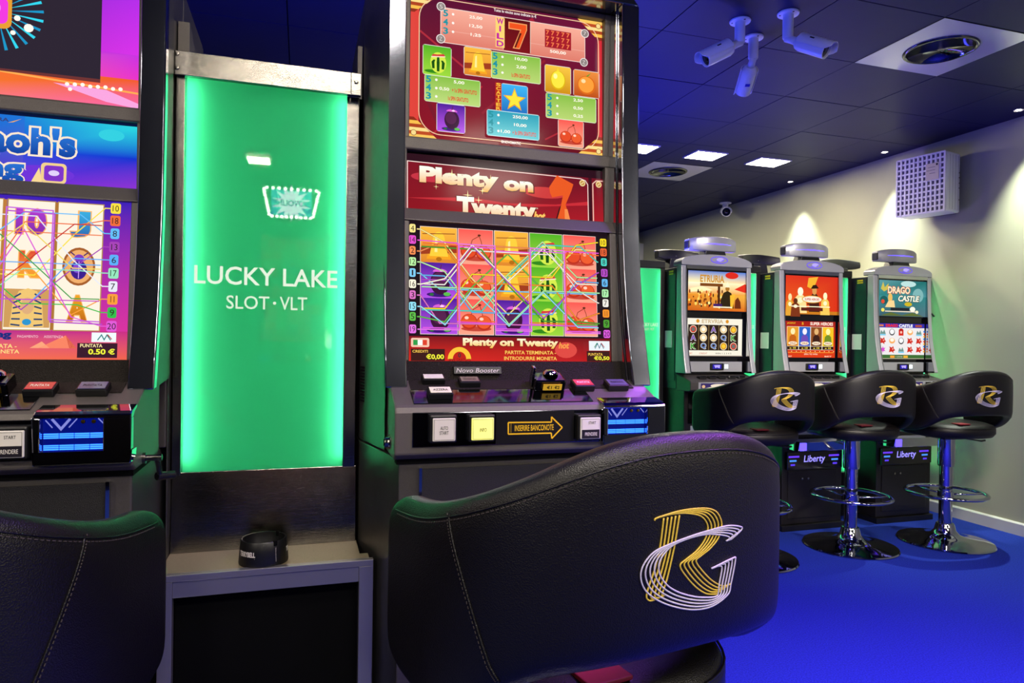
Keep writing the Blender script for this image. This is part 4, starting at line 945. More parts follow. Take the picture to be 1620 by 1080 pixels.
    ba = MB().lathe([(0, .0), (.245, .0), (.25, .006), (.245, .013), (.20, .021), (.12, .034), (.075, .052), (.055, .08), (.048, .115), (.044, .125), (.0, .126)], (0, 0, 0), 56).build('base', 'chrome', t, smooth=True)
    fr_ = MB().tube([(.205 * math.cos(a), .205 * math.sin(a), .325) for a in [2 * math.pi * i / 56 for i in range(56)]], .0115, 10, True).build('foot_ring', 'chrome', t, smooth='all')
    for k in range(3):
        a = math.radians(100 + 120 * k)
        MB().tube([(.03 * math.cos(a), .03 * math.sin(a), .315), (.11 * math.cos(a), .11 * math.sin(a), .318), (.203 * math.cos(a), .203 * math.sin(a), .325)], .007, 8).build('foot_ring_spoke', 'chrome', fr_, smooth='all')
    MB().lathe([(.0345, .295), (.042, .297), (.042, .335), (.0345, .337)], (0, 0, 0), 24).build('ring_collar', 'chrome', t, smooth=True)
    MB().tube([(.05, .0, .688), (.16, -.02, .672), (.21, -.03, .664), (.235, -.03, .668)], [.004, .004, .006, .006], 8).build('height_lever', 'black', t, smooth='all')
    return t
stool = make_stool('black leather tub stool with gold and silver monogram, nearest the camera', 'black leather tub stools with monogram')
stool.location = (.433, 1.023, 0); stool.rotation_euler.z = .183
for loc, rz, sc_, lb in (((-.497, 1.112, 0), -.2, .981, 'black leather tub stool at the left edge, before the Egyptian machine'),
                         ((2.50, 3.35, 0), -.01, 1.1, 'far black tub stool before the golden battle screen, leftmost of three'),
                         ((3.265, 3.385, 0), -.065, 1.1, 'far black tub stool in the middle of the row of three'),
                         ((3.945, 3.31, 0), -.096, 1.1, 'far black tub stool closest to the pale right wall')):
    c = copy_tree(stool); c.location = loc; c.rotation_euler.z = rz; c.scale = (max(sc_, 1), max(sc_, 1), sc_ if sc_ < 1 else .97); c['label'] = lb

# ---------------------------------------------------------------- far row of slimmer machines (local: x centre, y front of pillars, z up)
B_ORG = (0, 0, 0)
def draw_etruria(cvt, cvb):
    x0, x1, z0, z1 = -.205, .225, 1.457, 1.712
    cvt.obj('background_art', quadg(x0, x1, 1.64, z1, '#fff0b0', '#f8d8a0', '#4a7ad0', '#6a80c8') + quadg(x0, x1, 1.56, 1.64, '#e89828', '#f0a030', '#fff4c0', '#fff8d8') + quadg(x0, x1, z0, 1.56, '#c85a10', '#d86818', '#f0b040', '#e89028')
        + pg([(-.19, 1.60), (-.10, 1.615), (-.02, 1.59), (-.19, 1.575)], '#fff0b8') + ell(.12, 1.69, .05, .022, '#d82818') + pg([(.14, 1.60), (.225, 1.64), (.225, 1.58)], '#e03018'))
    random.seed(5)
    crowd = []
    for k in range(60):
        x = random.uniform(-.20, .05); z = random.uniform(1.48, 1.585)
        crowd += ell(x, z, random.uniform(.004, .010), random.uniform(.006, .014), random.choice(('#5a2408', '#8a3a0c', '#f6d060', '#ffe890', '#3a1a10', '#c84a10')), 7)
    cvt.obj('crowd_art', crowd)
    cvt.obj('cloaked_figure_art', pg([(.03, 1.475), (.035, 1.53), (.055, 1.575), (.085, 1.59), (.115, 1.575), (.13, 1.53), (.135, 1.475)], '#2c2008') + ell(.085, 1.605, .016, .019, '#a87028') + pg([(.065, 1.612), (.105, 1.612), (.085, 1.650)], '#fff0c8')
        + pg([(.105, 1.56), (.145, 1.57), (.125, 1.475), (.11, 1.475)], '#f0b830') + rect(.012, .03, 1.49, 1.62, '#4a2408') + pg([(.14, 1.475), (.145, 1.53), (.165, 1.55), (.185, 1.52), (.19, 1.475)], '#6a2a08'))
    cvt.obj('title_lettering', text('ETRURIA', -.12, .06, 1.640, 1.688, '#c88a28', .03) + rect(-.12, .05, 1.615, 1.634, '#7a4414'))
    cvt.obj('caption_bar', rect(-.02, .045, 1.487, 1.503, '#3a1a68') + rect(-.02, .12, 1.478, 1.486, '#fff4d0'))
    x0, x1, z0, z1 = -.205, .205, 1.163, 1.407
    cvb.obj('background_art', rect(x0, x1, z0, z1, '#f0ead8') + rect(-.20, .175, 1.20, 1.366, '#2a1a10'))
    cvb.obj('title_lettering', text('ETRVRIA', -.10, .06, 1.376, 1.402, '#c8b088', .03) + ell(-.13, 1.389, .012, .012, '#d89020') + ell(.09, 1.389, .012, .012, '#d89020'))
    kinds = ['rwAwg', 'AwwQK', 'KQQgr']
    for r, row in enumerate(kinds):
        for c, k in enumerate(row):
            x = -.163 + c * .075; z = 1.336 - r * .054
            if k in 'AKQ': o = text(k, x - .022, x + .022, z - .021, z + .021, '#e8e0d0', .06) + text(k, x - .019, x + .019, z - .018, z + .018, {'A': '#6a3ab0', 'K': '#3a9a30', 'Q': '#3a6ab8'}[k], .03)
            else: o = ell(x, z, .026, .025, '#f0e8d0') + ell(x, z, .023, .022, {'r': '#c83a28', 'w': '#e8c890', 'g': '#d89818'}[k]) + ell(x, z, .014, .013, {'r': '#6a6a68', 'w': '#f8f0e0', 'g': '#f6c838'}[k])
            cvb.obj('reel_symbol', o)
    for c in range(1, 5): cvb.obj('reel_divider', rect(-.2015 + c * .075, -.1995 + c * .075, 1.20, 1.366, '#b89858'))
    cvb.obj('readout_lettering', text('BET', -.19, -.17, 1.176, 1.186, '#d85a20') + text('CREDIT', -.12, -.06, 1.176, 1.186, '#c8502c') + text('WIN 1 2 3 4 5', 0, .12, 1.176, 1.186, '#403830') + rect(x0, x1, 1.163, 1.168, '#a89888'))
def draw_heroes(cvt, cvb):
    x0, x1, z0, z1 = -.205, .225, 1.452, 1.712
    cvt.obj('background_art', quadg(x0, x1, z0, z1, '#e86010', '#d83010', '#d02818', '#d83018') + pg([(-.02, 1.70), (.06, 1.71), (.02, 1.62), (-.03, 1.64)], '#f0b030') + rect(x0, x1, z0, 1.475, '#c87818'))
    random.seed(3)
    for k, (x, z, w, h, c, hd_) in enumerate(((-.085, 1.50, .055, .135, '#f6d890', '#fff4d8'), (.03, 1.51, .045, .135, '#3a1a10', '#d89850'), (.12, 1.49, .040, .115, '#f0c858', '#fff0c0'), (-.17, 1.48, .035, .11, '#e0a030', '#f6dca0'), (-.125, 1.475, .04, .085, '#7a3010', '#5a2a10'))):
        cvt.obj('figure_art', pg([(x - w, z - .04), (x - w * .8, z + h * .45), (x - w * .35, z + h * .62), (x + w * .35, z + h * .62), (x + w * .8, z + h * .45), (x + w, z - .04)], c) + ell(x, z + h * .78, w * .42, h * .22, hd_, 14) + ell(x, z + h * .35, w * .4, h * .14, '#fff0c0', 10)
            + (pg([(x - w * .7, z + h * .86), (x + w * .8, z + h * .90), (x + w * .3, z + h * 1.08), (x - w * .3, z + h * 1.05)], '#2a1208') if k in (1,) else []))
    cvt.obj('title_plaque', ell(.01, 1.555, .085, .026, '#d89828') + ell(.01, 1.555, .078, .021, '#f8ecd8') + text('SUPER HEROES', -.05, .07, 1.547, 1.563, '#c02020', .02) + rect(-.03, .06, 1.518, 1.528, '#4a1a10') + rect(-.16, .16, 1.502, 1.508, '#fff6d0') + rect(-.08, .10, 1.476, 1.498, '#5a1a10'))
    x0, x1, z0, z1 = -.205, .210, 1.158, 1.405
    cvb.obj('background_art', vgrad(x0, x1, z0, z1, '#d83a10', '#a01810') + rect(-.19, .195, 1.21, 1.368, '#f8f0d8'))
    cvb.obj('title_lettering', text('SUPER HEROES', .0, .19, 1.378, 1.400, '#ffe8d8', .03) + text('JACKPOT', -.19, -.12, 1.382, 1.396, '#f0b820', .02) + text('5', -.07, -.055, 1.380, 1.398, '#f0b820', .03))
    for k, (bg, f1, f2) in enumerate((('#e09828', '#ffe8a8', '#c06010'), ('#2a60c0', '#f0e8f8', '#6a48b0'), ('#8a4a1c', '#e0b070', '#3a1a10'), ('#f0c020', '#fff0a0', '#708a20'))):
        x = -.188 + k * .0965
        cvb.obj('hero_card', rect(x, x + .092, 1.236, 1.366, bg) + pg([(x + .012, 1.24), (x + .02, 1.30), (x + .046, 1.32), (x + .072, 1.30), (x + .08, 1.24)], f2) + ell(x + .046, 1.335, .018, .022, f1) + ell(x + .046, 1.255, .036, .012, '#f8e8c8') + text('WILD', x + .022, x + .07, 1.250, 1.260, '#a02818', .03) + rect(x, x + .092, 1.212, 1.234, '#2a1008') + text('x 10', x + .02, x + .072, 1.217, 1.229, '#f0d040', .03))
    cvb.obj('bulb_row', sum([ell(-.19 + .0385 * k, 1.200, .0035, .0035, '#ffe8a0', 8) for k in range(11)], []) + rect(-.19, .195, 1.19, 1.195, '#f09030'))
    cvb.obj('readout_lettering', text('SPIN TO WIN', -.05, .06, 1.176, 1.186, '#ffe0c0', .02) + text('CREDIT', -.19, -.15, 1.162, 1.170, '#ffe0c0', .02) + text('BET', .12, .18, 1.162, 1.170, '#ffe0c0', .02))
def draw_castle(cvt, cvb):
    x0, x1, z0, z1 = -.205, .225, 1.457, 1.712
    cvt.obj('background_art', quadg(x0, x1, z0, 1.60, '#3a5a68', '#50707c', '#2a8080', '#3a8a90') + quadg(x0, x1, 1.60, z1, '#2a8080', '#4a9098', '#1a6a68', '#5a98a0') + ell(.06, 1.69, .07, .022, '#b8dcd8') + ell(.15, 1.61, .05, .05, '#7ab0b0') + ell(-.16, 1.57, .035, .03, '#1a5a58'))
    cvt.obj('title_lettering', text('DRAGO', -.13, .08, 1.615, 1.672, '#c8402c', .08) + text('DRAGO', -.125, .075, 1.619, 1.668, '#f8e8c0', .03) + text('CASTLE', -.04, .16, 1.560, 1.610, '#3a3020', .08, .2) + text('CASTLE', -.035, .155, 1.564, 1.606, '#fff8e0', .03, .2))
    cvt.obj('dragon_wing_art', pg([(-.19, 1.65), (-.17, 1.70), (-.155, 1.66), (-.12, 1.69), (-.13, 1.645), (-.16, 1.63)], '#c8b850'))
    cvt.obj('egg_art', ell(-.17, 1.56, .015, .015, '#d84a30') + ell(.06, 1.545, .035, .015, '#c8b020'))
    cvt.obj('creature_art', ell(-.105, 1.588, .02, .032, '#e8b860') + pg([(-.15, 1.52), (-.12, 1.565), (-.07, 1.57), (-.06, 1.52)], '#f0d090'))
    cvt.obj('scene_art', rect(-.10, .07, 1.497, 1.518, '#1a2028') + rect(-.15, .14, 1.488, 1.495, '#e8d8c0') + ell(-.17, 1.50, .015, .013, '#f0e060') + ell(.10, 1.51, .025, .018, '#f8f0e0') + ell(.14, 1.49, .014, .012, '#f0e8c0') + pg([(-.19, 1.46), (-.10, 1.485), (0, 1.465), (.10, 1.485), (.20, 1.46)], '#5a6a30'))
    x0, x1, z0, z1 = -.205, .215, 1.152, 1.405
    cvb.obj('background_art', rect(x0, x1, z0, z1, '#e8e4e4') + rect(x0, x1, 1.375, z1, '#3028a0') + rect(x0, x1, z0, 1.182, '#3a6a30') + rect(x0, x1, z0, 1.157, '#b0a890'))
    cvb.obj('title_lettering', text('DRAGO', -.14, -.03, 1.379, 1.401, '#e02818', .06) + text('CASTLE', -.02, .105, 1.379, 1.401, '#f0f0f8', .05) + rect(.13, .19, 1.382, 1.398, '#a84a38') + rect(-.20, -.16, 1.384, 1.396, '#d87848'))
    cols = ['gwrog', 'dowdd', 'pdgdd']
    for r, row in enumerate(cols):
        for c, k in enumerate(row):
            x = -.165 + c * .082; z = 1.343 - r * .062
            if k == 'd' : o = pg([(x - .028, z - .02), (x - .02, z + .01), (x - .028, z + .022), (x - .002, z + .014), (x + .01, z + .026), (x + .016, z + .008), (x + .028, z - .006), (x + .012, z - .012), (x + .016, z - .026), (x - .004, z - .014)], '#c8281c') + ell(x + .006, z + .004, .007, .006, '#f0a090', 8)
            elif k == 'w': o = ell(x, z, .025, .024, '#38343a') + ell(x, z + .003, .019, .018, '#f8f8f8')
            elif k == 'r': o = rect(x - .022, x + .022, z - .024, z + .018, '#d0281c') + ell(x, z + .018, .018, .010, '#b01818') + ell(x, z, .009, .009, '#f8c8b8')
            elif k == 'o': o = ell(x, z, .027, .020, '#f0a860') + ell(x, z + .006, .018, .012, '#fff4e0')
            elif k == 'p': o = star(x, z, .026, '#d048c8', .45, 6)
            else: o = pg([(x - .026, z - .014), (x - .016, z + .014), (x, z - .002), (x + .012, z + .018), (x + .026, z - .014)], '#6a9088') + rect(x - .026, x + .026, z - .024, z - .015, '#70c8e8')
            cvb.obj('reel_symbol', o)
    cvb.obj('readout_lettering', rect(-.10, -.06, 1.160, 1.176, '#f0a030') + rect(.02, .06, 1.160, 1.176, '#f0b030') + text('1 2 3 5 8', -.05, .01, 1.163, 1.173, '#f0e8d0', .02))
    cvb.obj('line_number_column', sum([rect(.2, .214, 1.20 + k * .018, 1.213 + k * .018, ('#e8a030', '#d84828', '#3a70c8')[k % 3]) for k in range(9)], []))

def machine_far(x, label, draw, yellow=True):
    m = thing('slot_machine', label, 'slot machine', (x, 3.80, 0), 'slimmer slot machines in the far row', B_ORG)
    MB().box(-.245, .245, -.03, .45, .04, .96).build('base_cabinet', 'black_powder', m, bevel=.005)
    MB().box(-.255, .255, -.05, .44, 0, .04).build('plinth', 'black', m, bevel=.003)
    dr = MB().box(-.20, .20, -.036, -.028, .08, .40).build('cabinet_door', 'black_powder', m, bevel=.003)
    for lx in (-.09, -.04): MB().lathe([(0, -.006), (.008, -.005), (.009, 0)], (lx, -.036, .345), 14, 'y').build('door_lock', 'steel', dr, smooth=True)
    lp = MB().box(-.225, .225, -.055, -.028, .412, .53).build('light_sign', 'black_gloss', m, bevel=.003)
    cv = Canvas(lp, -.0552, 0, -.0552, 1, step=8e-5)
    cv.obj('lettering', text('Liberty', -.095, .075, .445, .505, '#6a5cff', .02, .12) + text('Liberty', -.093, .077, .447, .503, '#b8b0ff', -.004, .12))
    for sx in (-1, 1):
        for k, (c, w) in enumerate((('#6a3cff', .085), ('#4a90ff', .055), ('#5a3cf0', .035))):
            xa = -.01 + sx * (.205 - k * .008)
            cv.obj('light_bar', rect(min(xa, xa - sx * w), max(xa, xa - sx * w), .492 - k * .027, .504 - k * .027, c))
    tr = MB().prism([(-.145, .548), (-.160, .612), (-.03, .625), (-.03, .545)], 'x', -.215, .215).build('coin_tray', 'chrome', m, bevel=.004)
    MB().box(-.215, -.165, -.1655, -.156, .556, .606).build('tray_light', 'led_violet', tr, bevel=.002)
    MB().box(-.2, .2, -.034, -.028, .64, .72).build('payout_plate', 'silver_plastic', m, bevel=.003)
    MB().box(-.22, .22, -.034, -.028, .735, .93).build('belly_panel', 'black_gloss', m, bevel=.003)
    dk = MB().prism([(-.10, .945), (-.115, .955), (-.115, 1.005), (-.105, 1.012), (.06, 1.05), (.06, .94)], 'x', -.255, .255).build('desk', 'dark_powder', m, bevel=.004)
    fp = MB().box(-.20, .235, -.119, -.113, .956, 1.002).build('desk_plate', 'silver_plastic', m, bevel=.002)
    cv = Canvas(fp, -.119, 0, -.119, 1, step=8e-5, ink='ink_soft')
    cv.obj('plate_art', rect(-.185, .06, .962, .996, '#3a2a6a') + pg([(-.15, .966), (-.02, .992), (.04, .970)], '#f0e0c0') + ell(-.06, .981, .055, .011, '#fff0d8') + ell(-.165, .976, .012, .010, '#f0c890') + ell(.045, .976, .010, .010, '#f0c890'))
    MB().box(.085, .125, -.128, -.118, .962, .996).build('square_button', 'black', m, bevel=.002)
    MB().box(.15, .225, -.126, -.116, .958, 1.0).build('note_slot', 'black_gloss', m, bevel=.002)
    for k in range(5):
        b = MB().box(-.165 + k * .072, -.115 + k * .072, -.075, -.035, 1.018, 1.036).build('deck_button', 'black', m, bevel=.004)
        MB().box(-.162 + k * .072, -.118 + k * .072, -.077, -.04, 1.033, 1.039).build('button_cap', 'glass', b, bevel=.002)
    MB().box(-.258, .258, .05, .45, .95, 1.735).build('upper_cabinet', 'navy_metal', m, bevel=.004)
    MB().box(-.262, -.257, .07, .20, 1.00, 1.72).build('side_panel', 'navy_metal', m, bevel=.001)
    if yellow:
        MB().box(-.264, -.261, .10, .15, 1.690, 1.700).build('warning_label', mat('yellow_tape', '#e0c020', .5), m)
        MB().box(-.264, -.261, .10, .15, 1.706, 1.716).build('warning_label', 'warning_dummy' if False else M['yellow_tape'] if 'yellow_tape' in M else bpy.data.materials['yellow_tape'], m)
    nt = MB().box(-.264, -.2615, .105, .19, 1.215, 1.325).build('notice_sheet', 'white_paint', m)
    # chrome pillars bowing forward at the desk
    fr = [(-.068, 1.055), (-.045, 1.15), (-.022, 1.28), (-.008, 1.42), (0, 1.60), (.004, 1.745)]
    for a, b in ((-.262, -.226), (.226, .262)):
        MB().prism(fr + [(.06, 1.745), (.06, 1.055)], 'x', a, b).build('side_pillar', 'silver_plastic', m, bevel=.006, seg=3)
        e = MB().prism([(y - .0015, z) for y, z in fr] + [(.02, 1.745), (.02, 1.055)], 'x', *((-.2265, -.222) if a < 0 else (.222, .2265))).build('pillar_edge', 'chrome', m)
    arch = [(-.262, 1.745), (.262, 1.745), (.262, 1.768)] + [(.262 * math.cos(math.pi * k / 16), 1.768 + .052 * math.sin(math.pi * k / 16)) for k in range(1, 16)] + [(-.262, 1.768)]
    ar = MB().prism(arch, 'y', -.004, .10).build('arched_crown', 'silver_plastic', m, bevel=.004)
    MB().prism([(-.22, 1.722), (.22, 1.722), (.225, 1.745), (-.225, 1.745)], 'y', .0, .06).build('crown_lip', 'chrome', m)
    cv = Canvas(ar, -.0045, 0, -.0045, 1, step=8e-5)
    el = [(.062 * math.cos(2 * math.pi * k / 28) + .012, 1.785 + .021 * math.sin(2 * math.pi * k / 28)) for k in range(28)]
    cv.obj('emblem', outline(el, .005, '#6a50ff') + ell(.018, 1.787, .028, .0115, '#b8a8ff', 16) + pg([(-.03, 1.780), (.02, 1.775), (.05, 1.795), (.04, 1.778), (.0, 1.770)], '#7a60ff'))
    MB().box(-.225, .225, .018, .055, 1.05, 1.725).build('screen_surround', 'black_gloss', m)
    ts = MB().box(-.21, .23, .0125, .019, 1.447, 1.718).build('upper_screen', 'glass', m, bevel=.001)
    bs = MB().box(-.21, .222, .0125, .019, 1.150, 1.412).build('reel_screen', 'glass', m, bevel=.001)
    cvt = Canvas(ts, .0122, 0, .0122, 1, step=6e-5); cvb = Canvas(bs, .0122, 0, .0122, 1, step=6e-5)
    draw(cvt, cvb)
    pp = MB().box(-.20, .20, .0, .018, 1.062, 1.128).build('payment_panel', 'silver_plastic', m, bevel=.002)
    rd = MB().box(-.045, .055, -.012, .001, 1.074, 1.118).build('card_reader', 'black', pp, bevel=.004)
    Canvas(rd, -.0122, 0, -.0122, 1, step=8e-5).obj('reader_screen', rect(-.03, .035, 1.082, 1.110, '#2a20a8') + pg([(-.02, 1.105), (-.01, 1.086), (.0, 1.10), (.025, 1.107), (.022, 1.086), (.0, 1.092)], '#b8a8ff'))
    MB().box(.066, .092, -.004, .001, 1.083, 1.110).build('indicator_light', mat('indicator', '#ffffff', .4, emit='#c8f4ff', es=1.4) if 'indicator' not in bpy.data.materials else bpy.data.materials['indicator'], pp, bevel=.002)
    # topper: dark neck and a curved silver light bar
    MB().prism([(-.085, 1.81), (.085, 1.81), (.065, 1.86), (-.065, 1.86)], 'y', .02, .10).build('topper_neck', 'black', m, bevel=.004)
    tb = MB(); rows = []
    for k in range(17):
        t = k / 8 - 1; xx = t * .178; yy = .005 + .05 * t * t
        sl = .010 * (1 - abs(t) ** 6); z0 = 1.842 + .008 * abs(t) ** 2; z1 = 1.928 + sl - .008 * abs(t) ** 2
        rows.append([len(tb.v) + q for q in range(8)])
        tb.v += [(xx, yy + .004, z0), (xx, yy - .001, z0 + .006), (xx, yy - .002, (z0 + z1) / 2), (xx, yy - .001, z1 - .006), (xx, yy + .004, z1), (xx, yy + .05, z1), (xx, yy + .058, (z0 + z1) / 2), (xx, yy + .05, z0)]
    for a, b in zip(rows[:-1], rows[1:]):
        for q in range(8): tb.f.append((a[q], a[(q + 1) % 8], b[(q + 1) % 8], b[q])); tb.c.append(None)
    tb.f.append(tuple(rows[0])); tb.f.append(tuple(reversed(rows[-1]))); tb.c += [None, None]
    to = tb.build('topper_bar', 'silver_plastic', m, smooth=True, bevel=.003)
    sl = MB()
    p = [(-.12 + .24 * k / 16, -.0015 + .005 + .05 * ((-.12 + .24 * k / 16) / .178) ** 2, 1.889) for k in range(17)]
    sl.tube([(a, b - .0005, c) for a, b, c in p], [.0008 + .0030 * (1 - abs(k / 8 - 1)) for k in range(17)], 6); sl.build('topper_slit_light', 'led_violet', to)
    cp = MB().box(-.186, -.176, .05, .10, 1.858, 1.910).build('topper_end_cap', 'black', to, bevel=.004)
    return m
BX = [2.562, 3.31, 4.10]
mB = [machine_far(BX[0], 'slim slot machine with golden battle screen, leftmost of the far row', draw_etruria),
      machine_far(BX[1], 'slim slot machine with red heroes screen, middle of the far row', draw_heroes),
      machine_far(BX[2], 'slim slot machine with teal castle screen, beside the right wall', draw_castle)]

# the machines standing back to back behind the far row: dark cabinets and backs of their toppers
def machine_back(x, label, top=True):
    m = thing('slot_machine', label, 'slot machine', (x, 4.62, 0), 'slot machines back to back with the far row', (x, 4.62, 0))
    MB().box(x - .258, x + .258, 4.30, 4.62, .0, 1.72).build('cabinet', 'navy_metal', m, bevel=.006)
    MB().box(x - .235, x + .235, 4.292, 4.301, .10, 1.62).build('back_panel', 'dark_powder', m, bevel=.002)
    MB().box(x - .262, x + .262, 4.62, 4.68, .95, 1.76).build('front_frame', 'silver_plastic', m, bevel=.01)
    if top:
        MB().prism([(x - .09, 1.72), (x + .09, 1.72), (x + .06, 1.88), (x - .06, 1.88)], 'y', 4.54, 4.62).build('topper_neck', 'black', m, bevel=.004)
        tb = MB(); rows = []
        for k in range(13):
            t = k / 6 - 1; xx = x + t * .175; yy = 4.63 - .05 * t * t; z0, z1 = 1.865 + .012 * t * t, 1.955 - .022 * t * t
            rows.append([len(tb.v) + q for q in range(6)])
            tb.v += [(xx, yy - .055, z0 + .006), (xx, yy - .06, (z0 + z1) / 2), (xx, yy - .052, z1), (xx, yy, z1 + .004), (xx, yy + .006, (z0 + z1) / 2), (xx, yy, z0)]
        for a, b in zip(rows[:-1], rows[1:]):
            for q in range(6): tb.f.append((a[q], a[(q + 1) % 6], b[(q + 1) % 6], b[q])); tb.c.append(None)
        tb.f.append(tuple(rows[0])); tb.f.append(tuple(reversed(rows[-1]))); tb.c += [None, None]
        to = tb.build('topper_back', 'black', m, smooth=True, bevel=.004)
        MB().tube([(x + (k / 6 - 1) * .175, 4.635 - .05 * (k / 6 - 1) ** 2, 1.957 - .022 * (k / 6 - 1) ** 2) for k in range(13)], .006, 6).build('topper_edge', 'silver_plastic', to, smooth='all')
        for sx in (-.1, 0, .1): MB().lathe([(0, -.002), (.004, -.001), (.0045, 0)], (x + sx, 4.566, 1.905), 8, 'y').build('topper_screw', 'steel', to)
    return m
machine_back(1.97, 'dark back of a slot machine just past the chrome pillar', False)
machine_back(2.715, 'dark-backed slot machine behind the golden battle machine')
machine_back(3.455, 'dark-backed slot machine behind the red heroes machine')
machine_back(4.25, 'dark-backed slot machine behind the teal castle machine')

# narrow green dividers in the far row
def divider_far(x0, x1, label, led='green_led_dim'):
    cx = (x0 + x1) / 2
    m = thing('light_divider', label, 'light divider', (cx, 4.0, 0), 'narrow green light columns between the far machines', (cx, 4.0, 0))
    gp = lightbox_core(m, x0 + .012, x1 - .03, .32, 1.733, 4.0, led)
    MB().box(x0, x0 + .008, 3.995, 4.10, .0, 1.78).build('side_post', 'black', m)
    MB().box(x1 - .026, x1, 3.995, 4.10, .0, 1.78).build('side_post', 'black', m)
    MB().box(x0, x1, 3.99, 4.10, 1.738, 1.785).build('cap', 'black', m, bevel=.003)
    MB().box(x0 + .012, x1 - .03, 3.996, 4.10, .0, .316).build('foot_panel', 'black', m)
    cv = Canvas(gp, 4.0, 0, 4.0, 1, step=8e-5, ink='ink_soft')
    w = x1 - x0 - .042; xa = x0 + .012
    cv.obj('lettering', text('LUCKY LAKE', xa + .08 * w, xa + .94 * w, 1.352, 1.375, '#f2ffe8', .01) + text('SLOT · VLT', xa + .3 * w, xa + .75 * w, 1.326, 1.342, '#f2ffe8', .01))
divider_far(2.085, 2.293, 'green light column left of the golden battle machine')
divider_far(2.832, 3.04, 'green light column between the golden and red far machines')
divider_far(3.58, 3.83, 'green light column between the red and teal far machines')
divider_far(4.375, 4.565, 'green light column between the teal machine and the wall', 'green_led')

# ---------------------------------------------------------------- ceiling fittings
def fan_panel(i, j, label):
    x0, y0 = tile_x(i), tile_y(j); cx, cy = x0 + TX / 2, y0 + TY / 2
    m = thing('fan_diffuser', label, 'ceiling fan', (cx, cy, CZ), 'square ceiling diffusers with a round fan')
    n = 40; R = .162; mb = MB(); g = .003
    outer = []
    for k in range(n):
        a = 2 * math.pi * (k + .5) / n; c, s = math.cos(a), math.sin(a); t = min((TX / 2 - g) / max(abs(c), 1e-6), (TY / 2 - g) / max(abs(s), 1e-6)); outer.append((cx + c * t, cy + s * t))
    for k in range(n):
        a, b = 2 * math.pi * (k + .5) / n, 2 * math.pi * (k + 1.5) / n
        mb.poly([(*outer[k], CZ - .004), (*outer[(k + 1) % n], CZ - .004), (cx + R * math.cos(b), cy + R * math.sin(b), CZ - .004), (cx + R * math.cos(a), cy + R * math.sin(a), CZ - .004)])
    # corner fill
    for sx in (-1, 1):
        for sy in (-1, 1):
            k = [q for q in range(n) if (outer[q][0] - cx) * sx > 0 and (outer[q][1] - cy) * sy > 0]
            corner = (cx + sx * (TX / 2 - g), cy + sy * (TY / 2 - g))
            for q in k:
                q2 = (q + 1) % n
                if abs(outer[q][0] - outer[q2][0]) > 1e-4 and abs(outer[q][1] - outer[q2][1]) > 1e-4: mb.poly([(*outer[q], CZ - .004), (*corner, CZ - .004), (*outer[q2], CZ - .004)])
    mb.build('cover_plate', mat('gloss_plate', '#cfc8c0', .12, coat=.5) if 'gloss_plate' not in bpy.data.materials else bpy.data.materials['gloss_plate'], m)
    MB().lathe([(R - .008, .03), (R - .010, -.004), (R - .002, -.014), (R + .008, -.010), (R + .012, -.003)], (cx, cy, CZ), 48).build('ring', 'dark_chrome', m, smooth='all')
    MB().lathe([(R - .008, .025), (R - .008, .10)], (cx, cy, CZ), 40).build('throat', 'void', m, smooth=True)
    MB().prism([(cx + (.078 if k % 2 else .064) * math.cos(2 * math.pi * k / 24), cy + (.078 if k % 2 else .064) * math.sin(2 * math.pi * k / 24)) for k in range(24)], 'z', CZ + .002, CZ + .03).build('hub', 'white_plastic', m)
    MB().lathe([(0, -.004), (.012, -.003), (.014, .002)], (cx, cy, CZ), 16).build('hub_bolt', 'steel', m, smooth=True)
    for k in range(9):
        a = 2 * math.pi * k / 9; b = a + .42; r0, r1 = .045, .145
        p = [(r0, a, .034), (r1, a + .05, .040), (r1, b, .018), (r0, b, .020)]
        bl = MB(); bl.poly([(cx + r * math.cos(q), cy + r * math.sin(q), CZ + h) for r, q, h in p]); bl.poly([(cx + r * math.cos(q), cy + r * math.sin(q), CZ + h + .003) for r, q, h in reversed(p)]); bl.build('fan_blade', 'black_gloss', m)
fan_panel(1, 0, 'large round fan in a pale square ceiling panel, at top right')
fan_panel(1, 5, 'small distant round fan in a square ceiling panel, near the lit panels')

def light_panel(x0, x1, y0, y1, label, grp, power=None):
    cx, cy = (x0 + x1) / 2, (y0 + y1) / 2
    m = thing('ceiling_light', label, 'ceiling light', (cx, cy, CZ - .002), grp)
    fr = MB()
    for a, b, c, d in ((x0 - .012, x1 + .012, y0 - .012, y0), (x0 - .012, x1 + .012, y1, y1 + .012), (x0 - .012, x0, y0, y1), (x1, x1 + .012, y0, y1)): fr.box(a, b, c, d, CZ - .010, CZ - .0015)
    fr.build('frame', 'white_paint', m)
    MB().box(x0, x1, y0, y1, CZ - .008, CZ - .0015).build('diffuser', 'lamp_white', m)
LG = 'square lit ceiling panels'
light_panel(2.40, 2.66, 4.76, 4.97, 'lit square ceiling panel half hidden by the chrome pillar', LG)
light_panel(3.02, 3.28, 4.76, 4.97, 'lit square ceiling panel, middle of the three', LG)
light_panel(3.62, 3.90, 4.76, 4.97, 'lit square ceiling panel nearest the right wall', LG)
light_panel(-.47, -.29, -2.95, -2.70, 'lit square ceiling panel seen mirrored in the green panel', LG)
